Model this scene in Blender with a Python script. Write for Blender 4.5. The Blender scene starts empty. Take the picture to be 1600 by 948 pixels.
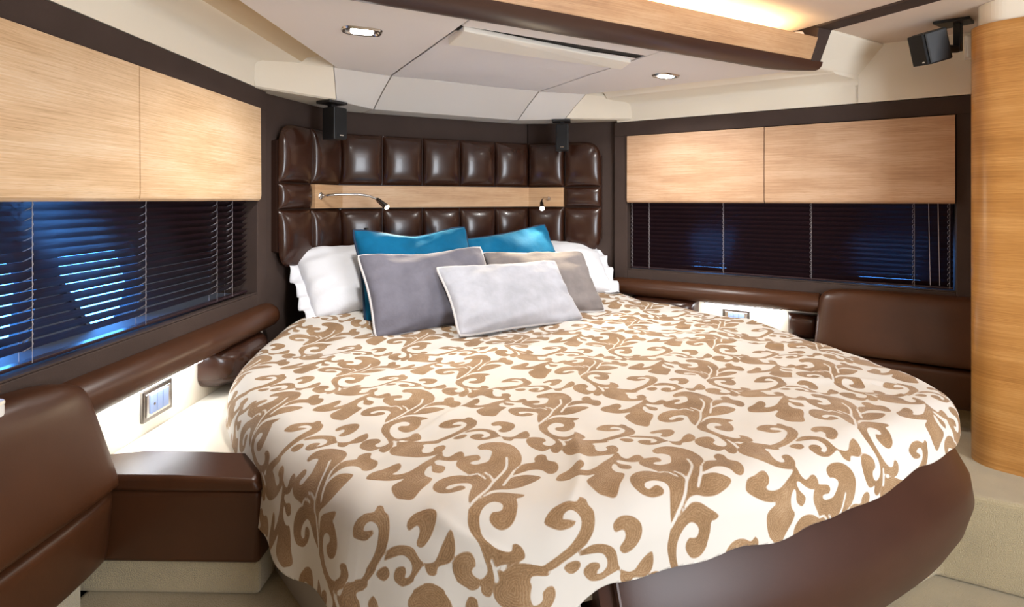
import bpy, bmesh, math, random
import numpy as np
from mathutils import Vector, Matrix

random.seed(4)
rng = np.random.default_rng(4)
scene = bpy.context.scene
COL = scene.collection
DATUM = 1.2            # the lower edge of the overhead lockers above the cabin floor; heights below are measured from it

# ------------------------------------------------------------------ camera, world, exposure, large lights
cam_data = bpy.data.cameras.new('camera')
cam_data.sensor_width = 36.0
cam_data.lens = 870 / 1600 * 36
cam_data.shift_y = -162 / 1600
cam_data.clip_start = 0.02
cam = bpy.data.objects.new('camera', cam_data)
COL.objects.link(cam)
cam.location = (-1.075, 0.0, DATUM)
cam.rotation_euler = (math.radians(90), 0, -math.radians(27.97))
scene.camera = cam

world = bpy.data.worlds.new('world')
scene.world = world
world.use_nodes = True
wn = world.node_tree
wn.nodes['Background'].inputs[0].default_value = (0.12, 0.40, 1.0, 1)
wn.nodes['Background'].inputs[1].default_value = 13.0

vs = scene.view_settings
vs.view_transform = 'Standard'
vs.look = 'None'
vs.exposure = 0.27
vs.gamma = 1.0
vs.use_curve_mapping = False


def area_light(name, loc, target, size, size_y, power, color, shape='RECTANGLE', parent=None, spread=180):
    d = bpy.data.lights.new(name, 'AREA')
    d.shape = shape
    d.size = size
    d.size_y = size_y
    d.energy = power
    d.color = color
    d.spread = math.radians(spread)
    o = bpy.data.objects.new(name, d)
    COL.objects.link(o)
    v = Vector(target) - Vector(loc)
    o.rotation_euler = v.to_track_quat('-Z', 'Y').to_euler()
    o.location = Vector(loc) + Vector((0, 0, DATUM))
    if parent is not None:
        o.parent = parent
        o.location = o.location - parent.location
    return o


# unseen fill lights added behind the camera: one cool and upright, one warm overhead
area_light('aft_fill_cool', (0.35, -1.45, -0.05), (0.1, 2.0, 0.12), 1.0, 1.3, 58, (0.84, 0.91, 1.0))
area_light('aft_fill_warm', (0.1, -0.35, 0.66), (0.1, 0.15, -1.0), 1.5, 1.0, 12, (1.0, 0.95, 0.88))

# ------------------------------------------------------------------ materials


def new_mat(name):
    m = bpy.data.materials.new(name)
    m.use_nodes = True
    nt = m.node_tree
    return m, nt, nt.nodes['Principled BSDF']


def nd(nt, kind, **kw):
    n = nt.nodes.new(kind)
    for k, v in kw.items():
        setattr(n, k, v)
    return n


def noise(nt, scale, detail=3, rough=0.55, coord='Object', stretch=None):
    tc = nd(nt, 'ShaderNodeTexCoord')
    src = tc.outputs[coord]
    if stretch:
        mp = nd(nt, 'ShaderNodeMapping')
        mp.inputs['Scale'].default_value = stretch
        nt.links.new(src, mp.inputs['Vector'])
        src = mp.outputs['Vector']
    n = nd(nt, 'ShaderNodeTexNoise')
    n.inputs['Scale'].default_value = scale
    n.inputs['Detail'].default_value = detail
    n.inputs['Roughness'].default_value = rough
    nt.links.new(src, n.inputs['Vector'])
    return n


def ramp(nt, fac, stops):
    r = nd(nt, 'ShaderNodeValToRGB')
    el = r.color_ramp.elements
    while len(el) < len(stops):
        el.new(0.5)
    for e, (p, c) in zip(el, stops):
        e.position = p
        e.color = (*c, 1)
    nt.links.new(fac, r.inputs['Fac'])
    return r


def bump(nt, bs, height, strength, dist):
    b = nd(nt, 'ShaderNodeBump')
    b.inputs['Strength'].default_value = strength
    b.inputs['Distance'].default_value = dist
    nt.links.new(height, b.inputs['Height'])
    nt.links.new(b.outputs['Normal'], bs.inputs['Normal'])
    return b


def plain(name, col, rough=0.5, metal=0.0, nscale=0, nstr=0.2, ndist=0.001, vary=0.0, sheen=0.0, coat=0.0, spec=0.5):
    m, nt, bs = new_mat(name)
    bs.inputs['Base Color'].default_value = (*col, 1)
    bs.inputs['Roughness'].default_value = rough
    bs.inputs['Metallic'].default_value = metal
    bs.inputs['Sheen Weight'].default_value = sheen
    bs.inputs['Coat Weight'].default_value = coat
    bs.inputs['Specular IOR Level'].default_value = spec
    if nscale:
        n = noise(nt, nscale)
        bump(nt, bs, n.outputs['Fac'], nstr, ndist)
    if vary:
        n2 = noise(nt, 7.0, 4)
        lo = tuple(c * (1 - vary) for c in col)
        hi = tuple(min(1, c * (1 + vary)) for c in col)
        r = ramp(nt, n2.outputs['Fac'], [(0.3, lo), (0.7, hi)])
        nt.links.new(r.outputs['Color'], bs.inputs['Base Color'])
    return m


def wood(name, dark, mid, light, rough=0.52):
    """limed oak: fine streaks running along the panel (u), broad cloudy tone"""
    m, nt, bs = new_mat(name)
    streak = noise(nt, 1.0, 5, 0.65, 'UV', (4.0, 260.0, 1.0))
    broad = noise(nt, 1.0, 3, 0.5, 'UV', (3.0, 14.0, 1.0))
    pore = noise(nt, 1.0, 2, 0.5, 'UV', (26.0, 700.0, 1.0))
    mx = nd(nt, 'ShaderNodeMath', operation='MULTIPLY_ADD')
    mx.inputs[1].default_value = 0.55
    nt.links.new(streak.outputs['Fac'], mx.inputs[0])
    m2 = nd(nt, 'ShaderNodeMath', operation='MULTIPLY')
    m2.inputs[1].default_value = 0.45
    nt.links.new(broad.outputs['Fac'], m2.inputs[0])
    nt.links.new(m2.outputs[0], mx.inputs[2])
    r = ramp(nt, mx.outputs[0], [(0.33, dark), (0.50, mid), (0.66, light)])
    mixn = nd(nt, 'ShaderNodeMix', data_type='RGBA', blend_type='MULTIPLY')
    rp = ramp(nt, pore.outputs['Fac'], [(0.30, (0.80, 0.74, 0.68)), (0.46, (1, 1, 1))])
    mixn.inputs['Factor'].default_value = 0.8
    nt.links.new(r.outputs['Color'], mixn.inputs['A'])
    nt.links.new(rp.outputs['Color'], mixn.inputs['B'])
    nt.links.new(mixn.outputs['Result'], bs.inputs['Base Color'])
    bs.inputs['Roughness'].default_value = rough
    bs.inputs['Coat Weight'].default_value = 0.08
    bs.inputs['Coat Roughness'].default_value = 0.35
    bump(nt, bs, streak.outputs['Fac'], 0.12, 0.0006)
    return m


def glow(name, col, strength):
    m, nt, bs = new_mat(name)
    bs.inputs['Base Color'].default_value = (*col, 1)
    bs.inputs['Emission Color'].default_value = (*col, 1)
    bs.inputs['Emission Strength'].default_value = strength
    return m


LEATHER = plain('brown_leather', (0.060, 0.021, 0.008), 0.37, 0, 260, 0.16, 0.0006, 0.12, coat=0.0, spec=0.40)
LEATHER_PAD = plain('dark_brown_leather', (0.036, 0.012, 0.006), 0.27, 0, 240, 0.12, 0.0006, 0.1, coat=0.15)
FABRIC_WALL = plain('dark_wall_fabric', (0.058, 0.038, 0.031), 0.75, 0, 420, 0.5, 0.0012, 0.1, spec=0.25)
CREAM = plain('cream_gelcoat', (0.86, 0.79, 0.66), 0.30, 0, 0, coat=0.2)
VALANCE = plain('white_vinyl', (0.88, 0.85, 0.81), 0.42, 0, 300, 0.1, 0.0005)
HEADLINER = plain('grey_white_headliner', (0.86, 0.83, 0.83), 0.7, 0, 500, 0.2, 0.0006)
HEADLINER_AFT = plain('beige_headliner', (0.72, 0.60, 0.50), 0.7, 0, 500, 0.2, 0.0006)
COVE_SHADED = plain('shaded_cove_vinyl', (0.60, 0.47, 0.30), 0.55, 0, 300, 0.1, 0.0005)  # beige darkened in the colour for the shade on the left cove
BLIND_CLOTH = plain('white_blind_cloth', (0.87, 0.85, 0.87), 0.65, 0, 12, 0.25, 0.012)
CASSETTE = plain('cream_cassette', (0.90, 0.87, 0.80), 0.4)
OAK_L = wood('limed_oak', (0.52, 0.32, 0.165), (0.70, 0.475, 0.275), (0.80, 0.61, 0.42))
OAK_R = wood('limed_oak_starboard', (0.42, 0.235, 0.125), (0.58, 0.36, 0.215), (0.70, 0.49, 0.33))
OAK_BAND = wood('limed_oak_band', (0.42, 0.23, 0.11), (0.56, 0.34, 0.18), (0.66, 0.45, 0.27))
OAK_COL = wood('honey_oak', (0.36, 0.155, 0.036), (0.50, 0.235, 0.062), (0.62, 0.33, 0.11), 0.3)
CARPET = plain('beige_carpet', (0.52, 0.42, 0.25), 0.95, 0, 380, 1.0, 0.006, 0.10, sheen=0.4, spec=0.1)
SLAT = plain('aubergine_slat', (0.030, 0.014, 0.018), 0.30, coat=0.2)
CORD = plain('pale_blind_cord', (0.40, 0.36, 0.37), 0.6)
CHROME = plain('brushed_chrome', (0.62, 0.60, 0.58), 0.22, 1.0)
DARK_CHROME = plain('dark_chrome', (0.22, 0.20, 0.19), 0.25, 1.0)
BLACK = plain('black_plastic', (0.010, 0.010, 0.011), 0.42)
GRILLE = plain('black_grille_cloth', (0.006, 0.006, 0.007), 0.8, 0, 600, 0.6, 0.001)
PALE_PLASTIC = plain('pale_grey_plastic', (0.22, 0.28, 0.44), 0.4)
WHITE_PLASTIC = plain('white_plastic', (0.80, 0.78, 0.74), 0.4)
WHITE_COTTON = plain('white_cotton', (0.78, 0.79, 0.83), 0.85, 0, 60, 0.35, 0.004, sheen=0.2, spec=0.2)
BASE_VINYL = plain('taupe_base_vinyl', (0.38, 0.34, 0.30), 0.5, 0, 300, 0.15, 0.0006)
MATTRESS = plain('mattress_ticking', (0.7, 0.68, 0.64), 0.9)
HULL_LINER = plain('pale_hull_liner', (0.10, 0.115, 0.15), 0.6)
DARK_GAP = plain('shadow_gap_black', (0.012, 0.010, 0.010), 0.8)
LED_WARM = glow('warm_led', (1.0, 0.74, 0.38), 46)
LED_COOL = glow('cool_led', (0.86, 0.92, 1.0), 30)
LAMP_LENS = glow('lamp_lens', (1.0, 0.97, 0.93), 40)
READ_LENS = glow('reading_lamp_lens', (1.0, 0.86, 0.62), 60)


def velvet(name, col, rim, sheen=0.35):
    m, nt, bs = new_mat(name)
    n = noise(nt, 9.0, 4, 0.6)
    r = ramp(nt, n.outputs['Fac'], [(0.35, tuple(c * 0.86 for c in col)), (0.65, tuple(min(1, c * 1.10) for c in col))])
    nt.links.new(r.outputs['Color'], bs.inputs['Base Color'])
    bs.inputs['Roughness'].default_value = 0.85
    bs.inputs['Specular IOR Level'].default_value = 0.15
    bs.inputs['Sheen Weight'].default_value = sheen
    bs.inputs['Sheen Roughness'].default_value = 0.35
    bs.inputs['Sheen Tint'].default_value = (*rim, 1)
    w = noise(nt, 30.0, 3)
    bump(nt, bs, w.outputs['Fac'], 0.35, 0.006)
    return m


VELVET_GREY = velvet('slate_grey_velvet', (0.165, 0.16, 0.195), (0.8, 0.8, 0.85))
VELVET_TAUPE = velvet('taupe_velvet', (0.225, 0.20, 0.195), (0.8, 0.75, 0.7))
VELVET_SILVER = velvet('silver_grey_velvet', (0.46, 0.468, 0.515), (0.9, 0.9, 0.92))
BLUE_SATIN = velvet('teal_blue_cloth', (0.003, 0.115, 0.245), (0.35, 0.7, 0.9), 0.45)
PIPING_PALE = plain('pale_piping', (0.62, 0.60, 0.60), 0.7)
PIPING_NAVY = plain('navy_piping', (0.006, 0.030, 0.075), 0.7)

# duvet cloth: cream cotton with tan embroidered scrolls; the mesh carries the distance to the scroll outline
DUVET, nt, bs = new_mat('scroll_embroidered_cotton')
at = nd(nt, 'ShaderNodeAttribute', attribute_name='motif')
edge = nd(nt, 'ShaderNodeMapRange', interpolation_type='SMOOTHSTEP')
edge.inputs['From Min'].default_value = -0.0009
edge.inputs['From Max'].default_value = 0.0009
nt.links.new(at.outputs['Fac'], edge.inputs['Value'])
thread = nd(nt, 'ShaderNodeMath', operation='MULTIPLY')
thread.inputs[1].default_value = 2 * math.pi / 0.0042
nt.links.new(at.outputs['Fac'], thread.inputs[0])
wob = noise(nt, 55.0, 2)
wob_m = nd(nt, 'ShaderNodeMath', operation='MULTIPLY_ADD')
wob_m.inputs[1].default_value = 15.0
nt.links.new(wob.outputs['Fac'], wob_m.inputs[0])
nt.links.new(thread.outputs[0], wob_m.inputs[2])
sn = nd(nt, 'ShaderNodeMath', operation='SINE')
nt.links.new(wob_m.outputs[0], sn.inputs[0])
fine = noise(nt, 420.0, 2)
tone = noise(nt, 14.0, 3)
sum1 = nd(nt, 'ShaderNodeMath', operation='MULTIPLY_ADD')
sum1.inputs[1].default_value = 0.055
nt.links.new(sn.outputs[0], sum1.inputs[0])
sum2 = nd(nt, 'ShaderNodeMath', operation='MULTIPLY_ADD')
sum2.inputs[1].default_value = 0.45
nt.links.new(fine.outputs['Fac'], sum2.inputs[0])
sum3 = nd(nt, 'ShaderNodeMath', operation='MULTIPLY')
sum3.inputs[1].default_value = 0.55
nt.links.new(tone.outputs['Fac'], sum3.inputs[0])
nt.links.new(sum3.outputs[0], sum2.inputs[2])
nt.links.new(sum2.outputs[0], sum1.inputs[2])
tan = ramp(nt, sum1.outputs[0], [(0.30, (0.205, 0.118, 0.056)), (0.50, (0.300, 0.182, 0.092)), (0.72, (0.43, 0.29, 0.17))])
halo = nd(nt, 'ShaderNodeMapRange')
halo.inputs['From Min'].default_value = 0.0003
halo.inputs['From Max'].default_value = 0.0022
halo.inputs['To Min'].default_value = 0.45
halo.inputs['To Max'].default_value = 0.0
nt.links.new(at.outputs['Fac'], halo.inputs['Value'])
mh = nd(nt, 'ShaderNodeMix', data_type='RGBA')
mh.inputs['B'].default_value = (0.49, 0.35, 0.23, 1)
nt.links.new(halo.outputs['Result'], mh.inputs['Factor'])
nt.links.new(tan.outputs['Color'], mh.inputs['A'])
mc = nd(nt, 'ShaderNodeMix', data_type='RGBA')
mc.inputs['A'].default_value = (0.67, 0.635, 0.585, 1)
nt.links.new(edge.outputs['Result'], mc.inputs['Factor'])
nt.links.new(mh.outputs['Result'], mc.inputs['B'])
nt.links.new(mc.outputs['Result'], bs.inputs['Base Color'])
bs.inputs['Roughness'].default_value = 0.85
bs.inputs['Specular IOR Level'].default_value = 0.2
bs.inputs['Sheen Weight'].default_value = 0.15
bh = nd(nt, 'ShaderNodeMath', operation='MULTIPLY_ADD')
bh.inputs[1].default_value = 0.25
nt.links.new(sn.outputs[0], bh.inputs[0])
nt.links.new(edge.outputs['Result'], bh.inputs[2])
bh2 = nd(nt, 'ShaderNodeMath', operation='MULTIPLY')
nt.links.new(bh.outputs[0], bh2.inputs[0])
nt.links.new(edge.outputs['Result'], bh2.inputs[1])
bump(nt, bs, bh2.outputs[0], 0.30, 0.0012)

# window glass: clear, faintly tinted, with a real reflection
GLASS, nt, bs = new_mat('window_glass')
nt.nodes.remove(bs)
tr = nd(nt, 'ShaderNodeBsdfTransparent')
tr.inputs['Color'].default_value = (0.75, 0.88, 0.95, 1)
gl = nd(nt, 'ShaderNodeBsdfGlossy')
gl.inputs['Roughness'].default_value = 0.02
ms = nd(nt, 'ShaderNodeMixShader')
ms.inputs[0].default_value = 0.07
nt.links.new(tr.outputs[0], ms.inputs[1])
nt.links.new(gl.outputs[0], ms.inputs[2])
nt.links.new(ms.outputs[0], nt.nodes['Material Output'].inputs['Surface'])

# ------------------------------------------------------------------ builders
# plan frame: x across the cabin (0 = centre line), y forward to the headboard, z above the datum.
# each hull side has its own frame: s runs aft along the wall from its forward corner, d inward from the wall face.
QX, QY = -0.931, 2.42
EX, EY = -0.487, -0.873
NX, NY = 0.873, -0.487


def W(side, s, d, z):
    x = QX + EX * s + NX * d
    y = QY + EY * s + NY * d
    if side == 'right':
        return (-x, y, z - 0.012)
    return (x, y, z)


PLACE = {}       # where each mesh stands in the cabin, for hanging sub-parts on it


class MB:
    """collects geometry for one mesh object"""

    def __init__(self):
        self.v, self.f = [], []

    def add(self, verts, faces):
        n = len(self.v)
        self.v += [tuple(p) for p in verts]
        self.f += [tuple(i + n for i in f) for f in faces]
        return self

    def hexa(self, p):
        return self.add(p, [(0, 3, 2, 1), (4, 5, 6, 7), (0, 1, 5, 4), (1, 2, 6, 5), (2, 3, 7, 6), (3, 0, 4, 7)])

    def box(self, x0, x1, y0, y1, z0, z1):
        return self.hexa([(x0, y0, z0), (x1, y0, z0), (x1, y1, z0), (x0, y1, z0),
                          (x0, y0, z1), (x1, y0, z1), (x1, y1, z1), (x0, y1, z1)])

    def wbox(self, side, s0, s1, d0, d1, z0, z1):
        return self.hexa([W(side, s0, d0, z0), W(side, s1, d0, z0), W(side, s1, d1, z0), W(side, s0, d1, z0),
                          W(side, s0, d0, z1), W(side, s1, d0, z1), W(side, s1, d1, z1), W(side, s0, d1, z1)])

    def loft(self, rings, cap=True, closed=True):
        n = len(rings[0])
        b = len(self.v)
        for r in rings:
            self.v += [tuple(p) for p in r]
        for i in range(len(rings) - 1):
            for j in range(n if closed else n - 1):
                k = (j + 1) % n
                self.f.append((b + i * n + j, b + i * n + k, b + (i + 1) * n + k, b + (i + 1) * n + j))
        if cap:
            self.f.append(tuple(b + j for j in reversed(range(n))))
            self.f.append(tuple(b + (len(rings) - 1) * n + j for j in range(n)))
        return self

    def prism(self, poly, z0, z1):
        return self.loft([[(x, y, z0) for x, y in poly], [(x, y, z1) for x, y in poly]])

    def wsweep(self, side, svals, prof):
        return self.loft([[W(side, s, d, z) for d, z in prof] for s in svals])

    def tube(self, pts, r, n=8, cap=True):
        pts = [Vector(p) for p in pts]
        rad = r if isinstance(r, (list, tuple)) else [r] * len(pts)
        rings = []
        up = None
        for i, p in enumerate(pts):
            t = (pts[min(i + 1, len(pts) - 1)] - pts[max(i - 1, 0)]).normalized()
            if up is None:
                up = Vector((0, 0, 1)) if abs(t.z) < 0.9 else Vector((1, 0, 0))
            a = t.cross(up).normalized()
            up = a.cross(t).normalized()
            rings.append([p + (a * math.cos(2 * math.pi * k / n) + up * math.sin(2 * math.pi * k / n)) * rad[i] for k in range(n)])
        return self.loft(rings, cap)

    def lathe(self, base, axis, prof, n=24):
        """prof: (distance along axis, radius)"""
        base, axis = Vector(base), Vector(axis).normalized()
        a = axis.orthogonal().normalized()
        b = axis.cross(a)
        rings = [[base + axis * h + (a * math.cos(2 * math.pi * k / n) + b * math.sin(2 * math.pi * k / n)) * max(r, 1e-4)
                  for k in range(n)] for h, r in prof]
        return self.loft(rings)

    def pad(self, fn, nu=14, nv=14, thick=0.05, power=4.0, skirt=0.0, corner=()):
        """soft upholstered pad: fn(u, v, t) -> point, u and v in -1..1, t = bulge; rounded at the named corners"""
        b = len(self.v)

        def sq(u, v):
            for cu, cv, nexp in corner:
                if u * cu >= 0 and v * cv >= 0:
                    a, c = abs(u), abs(v)
                    m = max(a, c)
                    if m < 1e-6:
                        return u, v
                    k = m / ((a / m) ** nexp + (c / m) ** nexp) ** (1 / nexp) / m
                    return u * k, v * k
            return u, v

        def warp(t):   # denser rows near the rim
            return math.sin(t * math.pi / 2) * 0.6 + t * 0.4
        for i in range(nu + 1):
            for j in range(nv + 1):
                u0, v0 = warp(-1 + 2 * i / nu), warp(-1 + 2 * j / nv)
                t = thick * (max(0, 1 - abs(u0) ** power) * max(0, 1 - abs(v0) ** power)) ** 0.45
                u, v = sq(u0, v0)
                self.v.append(tuple(fn(u, v, t)))
        for i in range(nu):
            for j in range(nv):
                self.f.append((b + i * (nv + 1) + j, b + (i + 1) * (nv + 1) + j, b + (i + 1) * (nv + 1) + j + 1, b + i * (nv + 1) + j + 1))
        rim = [i * (nv + 1) for i in range(nu)] + [nu * (nv + 1) + j for j in range(nv)] + \
              [i * (nv + 1) + nv for i in range(nu, 0, -1)] + [j for j in range(nv, 0, -1)]
        if skirt:
            c = len(self.v)
            for k in rim:
                i, j = divmod(k, nv + 1)
                u, v = sq(warp(-1 + 2 * i / nu), warp(-1 + 2 * j / nv))
                self.v.append(tuple(fn(u, v, -skirt)))
            m = len(rim)
            for k in range(m):
                self.f.append((b + rim[k], c + k, c + (k + 1) % m, b + rim[(k + 1) % m]))
            self.f.append(tuple(c + k for k in reversed(range(m))))
        else:
            self.f.append(tuple(b + k for k in reversed(rim)))
        return self


def tag(o, label=None, cat=None, group=None, kind=None):
    for k, v in (('label', label), ('category', cat), ('group', group), ('kind', kind)):
        if v:
            o[k] = v
    return o


def empty(name, loc, label, cat, group=None):
    o = bpy.data.objects.new(name, None)
    o.empty_display_size = 0.05
    COL.objects.link(o)
    o.location = (loc[0], loc[1], loc[2] + DATUM)
    return tag(o, label, cat, group)


def obj(name, mb, mat, parent=None, bevel=0.0, seg=2, smooth=False, uaxis=None, sub=0, angle=40):
    """links one mesh; its origin goes to the middle of its own base"""
    me = bpy.data.meshes.new(name)
    V = np.array(mb.v, dtype=float)
    org = np.array([(V[:, 0].min() + V[:, 0].max()) / 2, (V[:, 1].min() + V[:, 1].max()) / 2, V[:, 2].min()])
    me.from_pydata((V - org).tolist(), [], mb.f)
    bm = bmesh.new()
    bm.from_mesh(me)
    bmesh.ops.recalc_face_normals(bm, faces=bm.faces)
    bm.to_mesh(me)
    bm.free()
    me.materials.append(mat)
    if uaxis is not None:
        uv = me.uv_layers.new(name='UVMap')
        ax = Vector(uaxis).normalized()
        for lp in me.loops:
            c = Vector(me.vertices[lp.vertex_index].co) + Vector(org)
            uv.data[lp.index].uv = (c.dot(ax), c.z)
    if smooth:
        me.polygons.foreach_set('use_smooth', [True] * len(me.polygons))
        me.set_sharp_from_angle(angle=math.radians(angle))
    o = bpy.data.objects.new(name, me)
    COL.objects.link(o)
    o.location = Vector(org) + Vector((0, 0, DATUM))
    PLACE[o.name] = o.location.copy()
    if parent is not None:
        o.parent = parent
        o.location = o.location - PLACE.get(parent.name, parent.location)
    if bevel:
        md = o.modifiers.new('soft_edges', 'BEVEL')
        md.width = bevel
        md.segments = seg
        md.limit_method = 'ANGLE'
        md.angle_limit = math.radians(35)
        md.harden_normals = False
    if sub:
        md = o.modifiers.new('smooth', 'SUBSURF')
        md.levels = md.render_levels = sub
    return o


def struct(name, mb, mat, parent=None, **kw):
    o = obj(name, mb, mat, parent, **kw)
    if parent is None:
        o['kind'] = 'structure'
    return o


def smooth_line(p, closed=True, k=4):
    p = np.array(p, dtype=float)
    n = len(p)
    out = []
    for i in (range(n) if closed else range(n - 1)):
        if closed:
            a, b, c, d = p[i - 1], p[i], p[(i + 1) % n], p[(i + 2) % n]
        else:
            a, b, c, d = p[max(i - 1, 0)], p[i], p[i + 1], p[min(i + 2, n - 1)]
        for j in range(k):
            t = j / k
            out.append(0.5 * ((2 * b) + (c - a) * t + (2 * a - 5 * b + 4 * c - d) * t * t + (3 * b - a - 3 * c + d) * t ** 3))
    if not closed:
        out.append(p[-1])
    return np.array(out)


SIDES = ('left', 'right')
SX = {'left': -1, 'right': 1}
UAX = {'left': (EX, EY, 0), 'right': (-EX, EY, 0)}

# ------------------------------------------------------------------ setting: floor, step, walls, ceiling
FLOOR_Z, STEP_Z = -1.2, -0.918


def hullx(y, d=0.0):
    """x of the starboard wall face at y, d inboard of it"""
    return 0.931 + 0.558 * (QY - y) - d / 0.873


struct('floor', MB().box(-3.4, 3.4, -1.75, 3.1, FLOOR_Z - 0.05, FLOOR_Z), CARPET)
stp = MB().prism([(-1.76, 0.95), (-2.10, 0.25), (-1.40, 0.25), (-1.064, 0.754), (-0.95, 0.93), (0.95, 0.93), (1.064, 0.754),
                  (1.40, 0.25), (2.10, 0.25), (1.70, 1.0), (0.92, 2.40), (0.50, 2.80), (-0.50, 2.80), (-0.92, 2.40), (-1.70, 1.0)],
                 FLOOR_Z + 0.001, STEP_Z)
carpet_step = struct('carpet_step', stp, CARPET, bevel=0.016, seg=3)
# stitched nosing of the step, starboard
nose = MB().tube([(0.955, 0.935, STEP_Z - 0.028), (1.062, 0.77, STEP_Z - 0.028), (1.38, 0.29, STEP_Z - 0.028)], 0.006, 6)
struct('step_nosing', nose, CARPET, parent=carpet_step, smooth=True)

for side in SIDES:
    sx = SX[side]
    # raked window openings in the hull plating, low down behind the blinds
    if side == 'left':
        ports = [(-0.12, 0.775, [(0.735, -0.11), (0.735, -0.19), (0.61, -0.372), (0.44, -0.372), (0.40, -0.27), (0.47, -0.11)]),
                 (0.775, 2.2, [(1.42, -0.13), (1.36, -0.372), (0.815, -0.372), (0.805, -0.29), (0.795, -0.21), (0.83, -0.13)])]
    else:
        ports = [(-0.12, 0.75, [(0.53, -0.20), (0.48, -0.372), (0.305, -0.372), (0.26, -0.20)]),
                 (0.75, 2.2, [(1.37, -0.20), (1.32, -0.372), (1.085, -0.372), (1.04, -0.20)])]
    hull = MB().wbox(side, 2.2, 4.9, -0.24, -0.19, -1.2, 0.80)
    rims = []
    for sa, sb_, hole in ports:
        c = np.array(hole).mean(0)
        za, zb = -1.2, 0.80
        angs = sorted(set([2 * math.pi * k / 28 for k in range(28)] + [math.atan2(zz - c[1], ss - c[0]) % (2 * math.pi) for ss in (sa, sb_) for zz in (za, zb)]))
        inn, outr = [], []
        for a in angs:
            u = np.array((math.cos(a), math.sin(a)))
            t_in = 9.0
            for p, q in zip(hole, hole[1:] + hole[:1]):
                p, q = np.array(p) - c, np.array(q) - c
                e = q - p
                den = u[0] * e[1] - u[1] * e[0]
                if abs(den) > 1e-9:
                    t = (p[0] * e[1] - p[1] * e[0]) / den
                    w = (p[0] * u[1] - p[1] * u[0]) / den
                    if t > 0 and -1e-6 <= w <= 1 + 1e-6:
                        t_in = min(t_in, t)
            lim = [(sb_ - c[0]) / u[0] if u[0] > 1e-9 else 9, (sa - c[0]) / u[0] if u[0] < -1e-9 else 9,
                   (zb - c[1]) / u[1] if u[1] > 1e-9 else 9, (za - c[1]) / u[1] if u[1] < -1e-9 else 9]
            inn.append(c + u * t_in)
            outr.append(c + u * min(lim))
        n_ = len(angs)
        b = len(hull.v)
        for d in (-0.19, -0.24):
            hull.v += [W(side, s_, d, z_) for s_, z_ in inn] + [W(side, s_, d, z_) for s_, z_ in outr]
        for k in range(n_):
            m_ = (k + 1) % n_
            hull.f += [(b + k, b + m_, b + n_ + m_, b + n_ + k), (b + 2 * n_ + k, b + 3 * n_ + k, b + 3 * n_ + m_, b + 2 * n_ + m_),
                       (b + k, b + 2 * n_ + k, b + 2 * n_ + m_, b + m_), (b + n_ + k, b + n_ + m_, b + 3 * n_ + m_, b + 3 * n_ + k)]
        rims.append((c, inn))
    struct('wall_%s_hull' % side, hull, HULL_LINER)
    for k, (c, inn) in enumerate(rims):
        pane = MB().loft([[W(side, s_, -0.225, z_) for s_, z_ in inn], [W(side, s_, -0.219, z_) for s_, z_ in inn]])
        w = struct('window_%d' % (k + 1 + (0 if side == 'left' else 2)), pane, GLASS)
        ring = []
        for p in inn:
            o_ = p + (p - c) / np.linalg.norm(p - c) * 0.012
            ring.append([W(side, p[0], -0.188, p[1]), W(side, o_[0], -0.188, o_[1]), W(side, o_[0], -0.180, o_[1]), W(side, p[0], -0.180, p[1])])
        obj('window_frame', MB().loft(ring + [ring[0]], cap=False), HULL_LINER, w)
    # dark fabric surround of lockers and blind
    s_end = 1.43 if side == 'right' else 2.6
    fr_ = MB()
    fr_.wbox(side, -0.075, s_end + 0.085, -0.06, 0.0, 0.366, 0.442)        # head strip
    fr_.wbox(side, -0.075, 0.0, -0.188, 0.0, -0.43, 0.366)                 # forward post
    fr_.wbox(side, s_end, s_end + 0.085, -0.188, 0.0, -0.43, 0.366)        # aft post
    fr_.wbox(side, 0.0, s_end, -0.188, 0.0, -0.43, -0.372)
    fr_.wbox(side, 0.0, s_end, -0.012, 0.0, -0.372, -0.366)                 # sill
    struct('trim_window_ledge_%s' % side, MB().wbox(side, 0.0, s_end, -0.189, -0.070, -0.3718, -0.3700), HULL_LINER)
    wall = struct('wall_%s' % side, fr_, FABRIC_WALL, bevel=0.0035)
    # lower lining: cream behind the nook, plain behind the seat backs
    low = MB().wbox(side, -0.075, 2.7, -0.188, -0.015, -0.9, -0.445)
    struct('wall_%s_lining' % side, low, CREAM)
    aft = MB().wbox(side, s_end + 0.09, 4.9, -0.188, 0.0, -1.2, 0.44)
    struct('wall_%s_aft' % side, aft, CREAM if side == 'left' else FABRIC_WALL)
    # moulded cream cornice above the lockers
    prof = [(0.0, 0.444), (0.0, 0.525), (0.006, 0.540), (0.022, 0.549), (0.140, 0.556), (0.152, 0.560), (0.152, 0.63), (-0.12, 0.63), (-0.12, 0.444)]
    
    def mitred(pr):   # swept along the wall, cut off square to the centre line where the ceiling steps up
        return MB().loft([[W(side, -0.06, d, z) for d, z in pr], [W(side, (0.948 - 0.487 * d) / 0.873, d, z) for d, z in pr]])
    struct('trim_cornice_%s' % side, mitred(prof), CREAM, smooth=True, angle=50)
    band = [(0.1525, 0.560), (0.17, 0.575), (0.262, 0.590), (0.262, 0.63), (0.1525, 0.63)]
    struct('trim_cove_%s' % side, mitred(band), COVE_SHADED if side == 'left' else CREAM, smooth=True)
    # raised part of the cornice further aft, with its sloping shoulder
    sh = MB()
    p = [(1.068, 1.468, 0.550), (hullx(1.478) + 0.1, 1.478, 0.550), (hullx(1.39) + 0.1, 1.39, 0.682), (1.100, 1.365, 0.682)]
    p2 = [(1.068, 1.60, 0.556), (hullx(1.60) + 0.1, 1.60, 0.556), (hullx(1.60) + 0.1, 1.60, 0.76), (1.100, 1.60, 0.76)]
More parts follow.
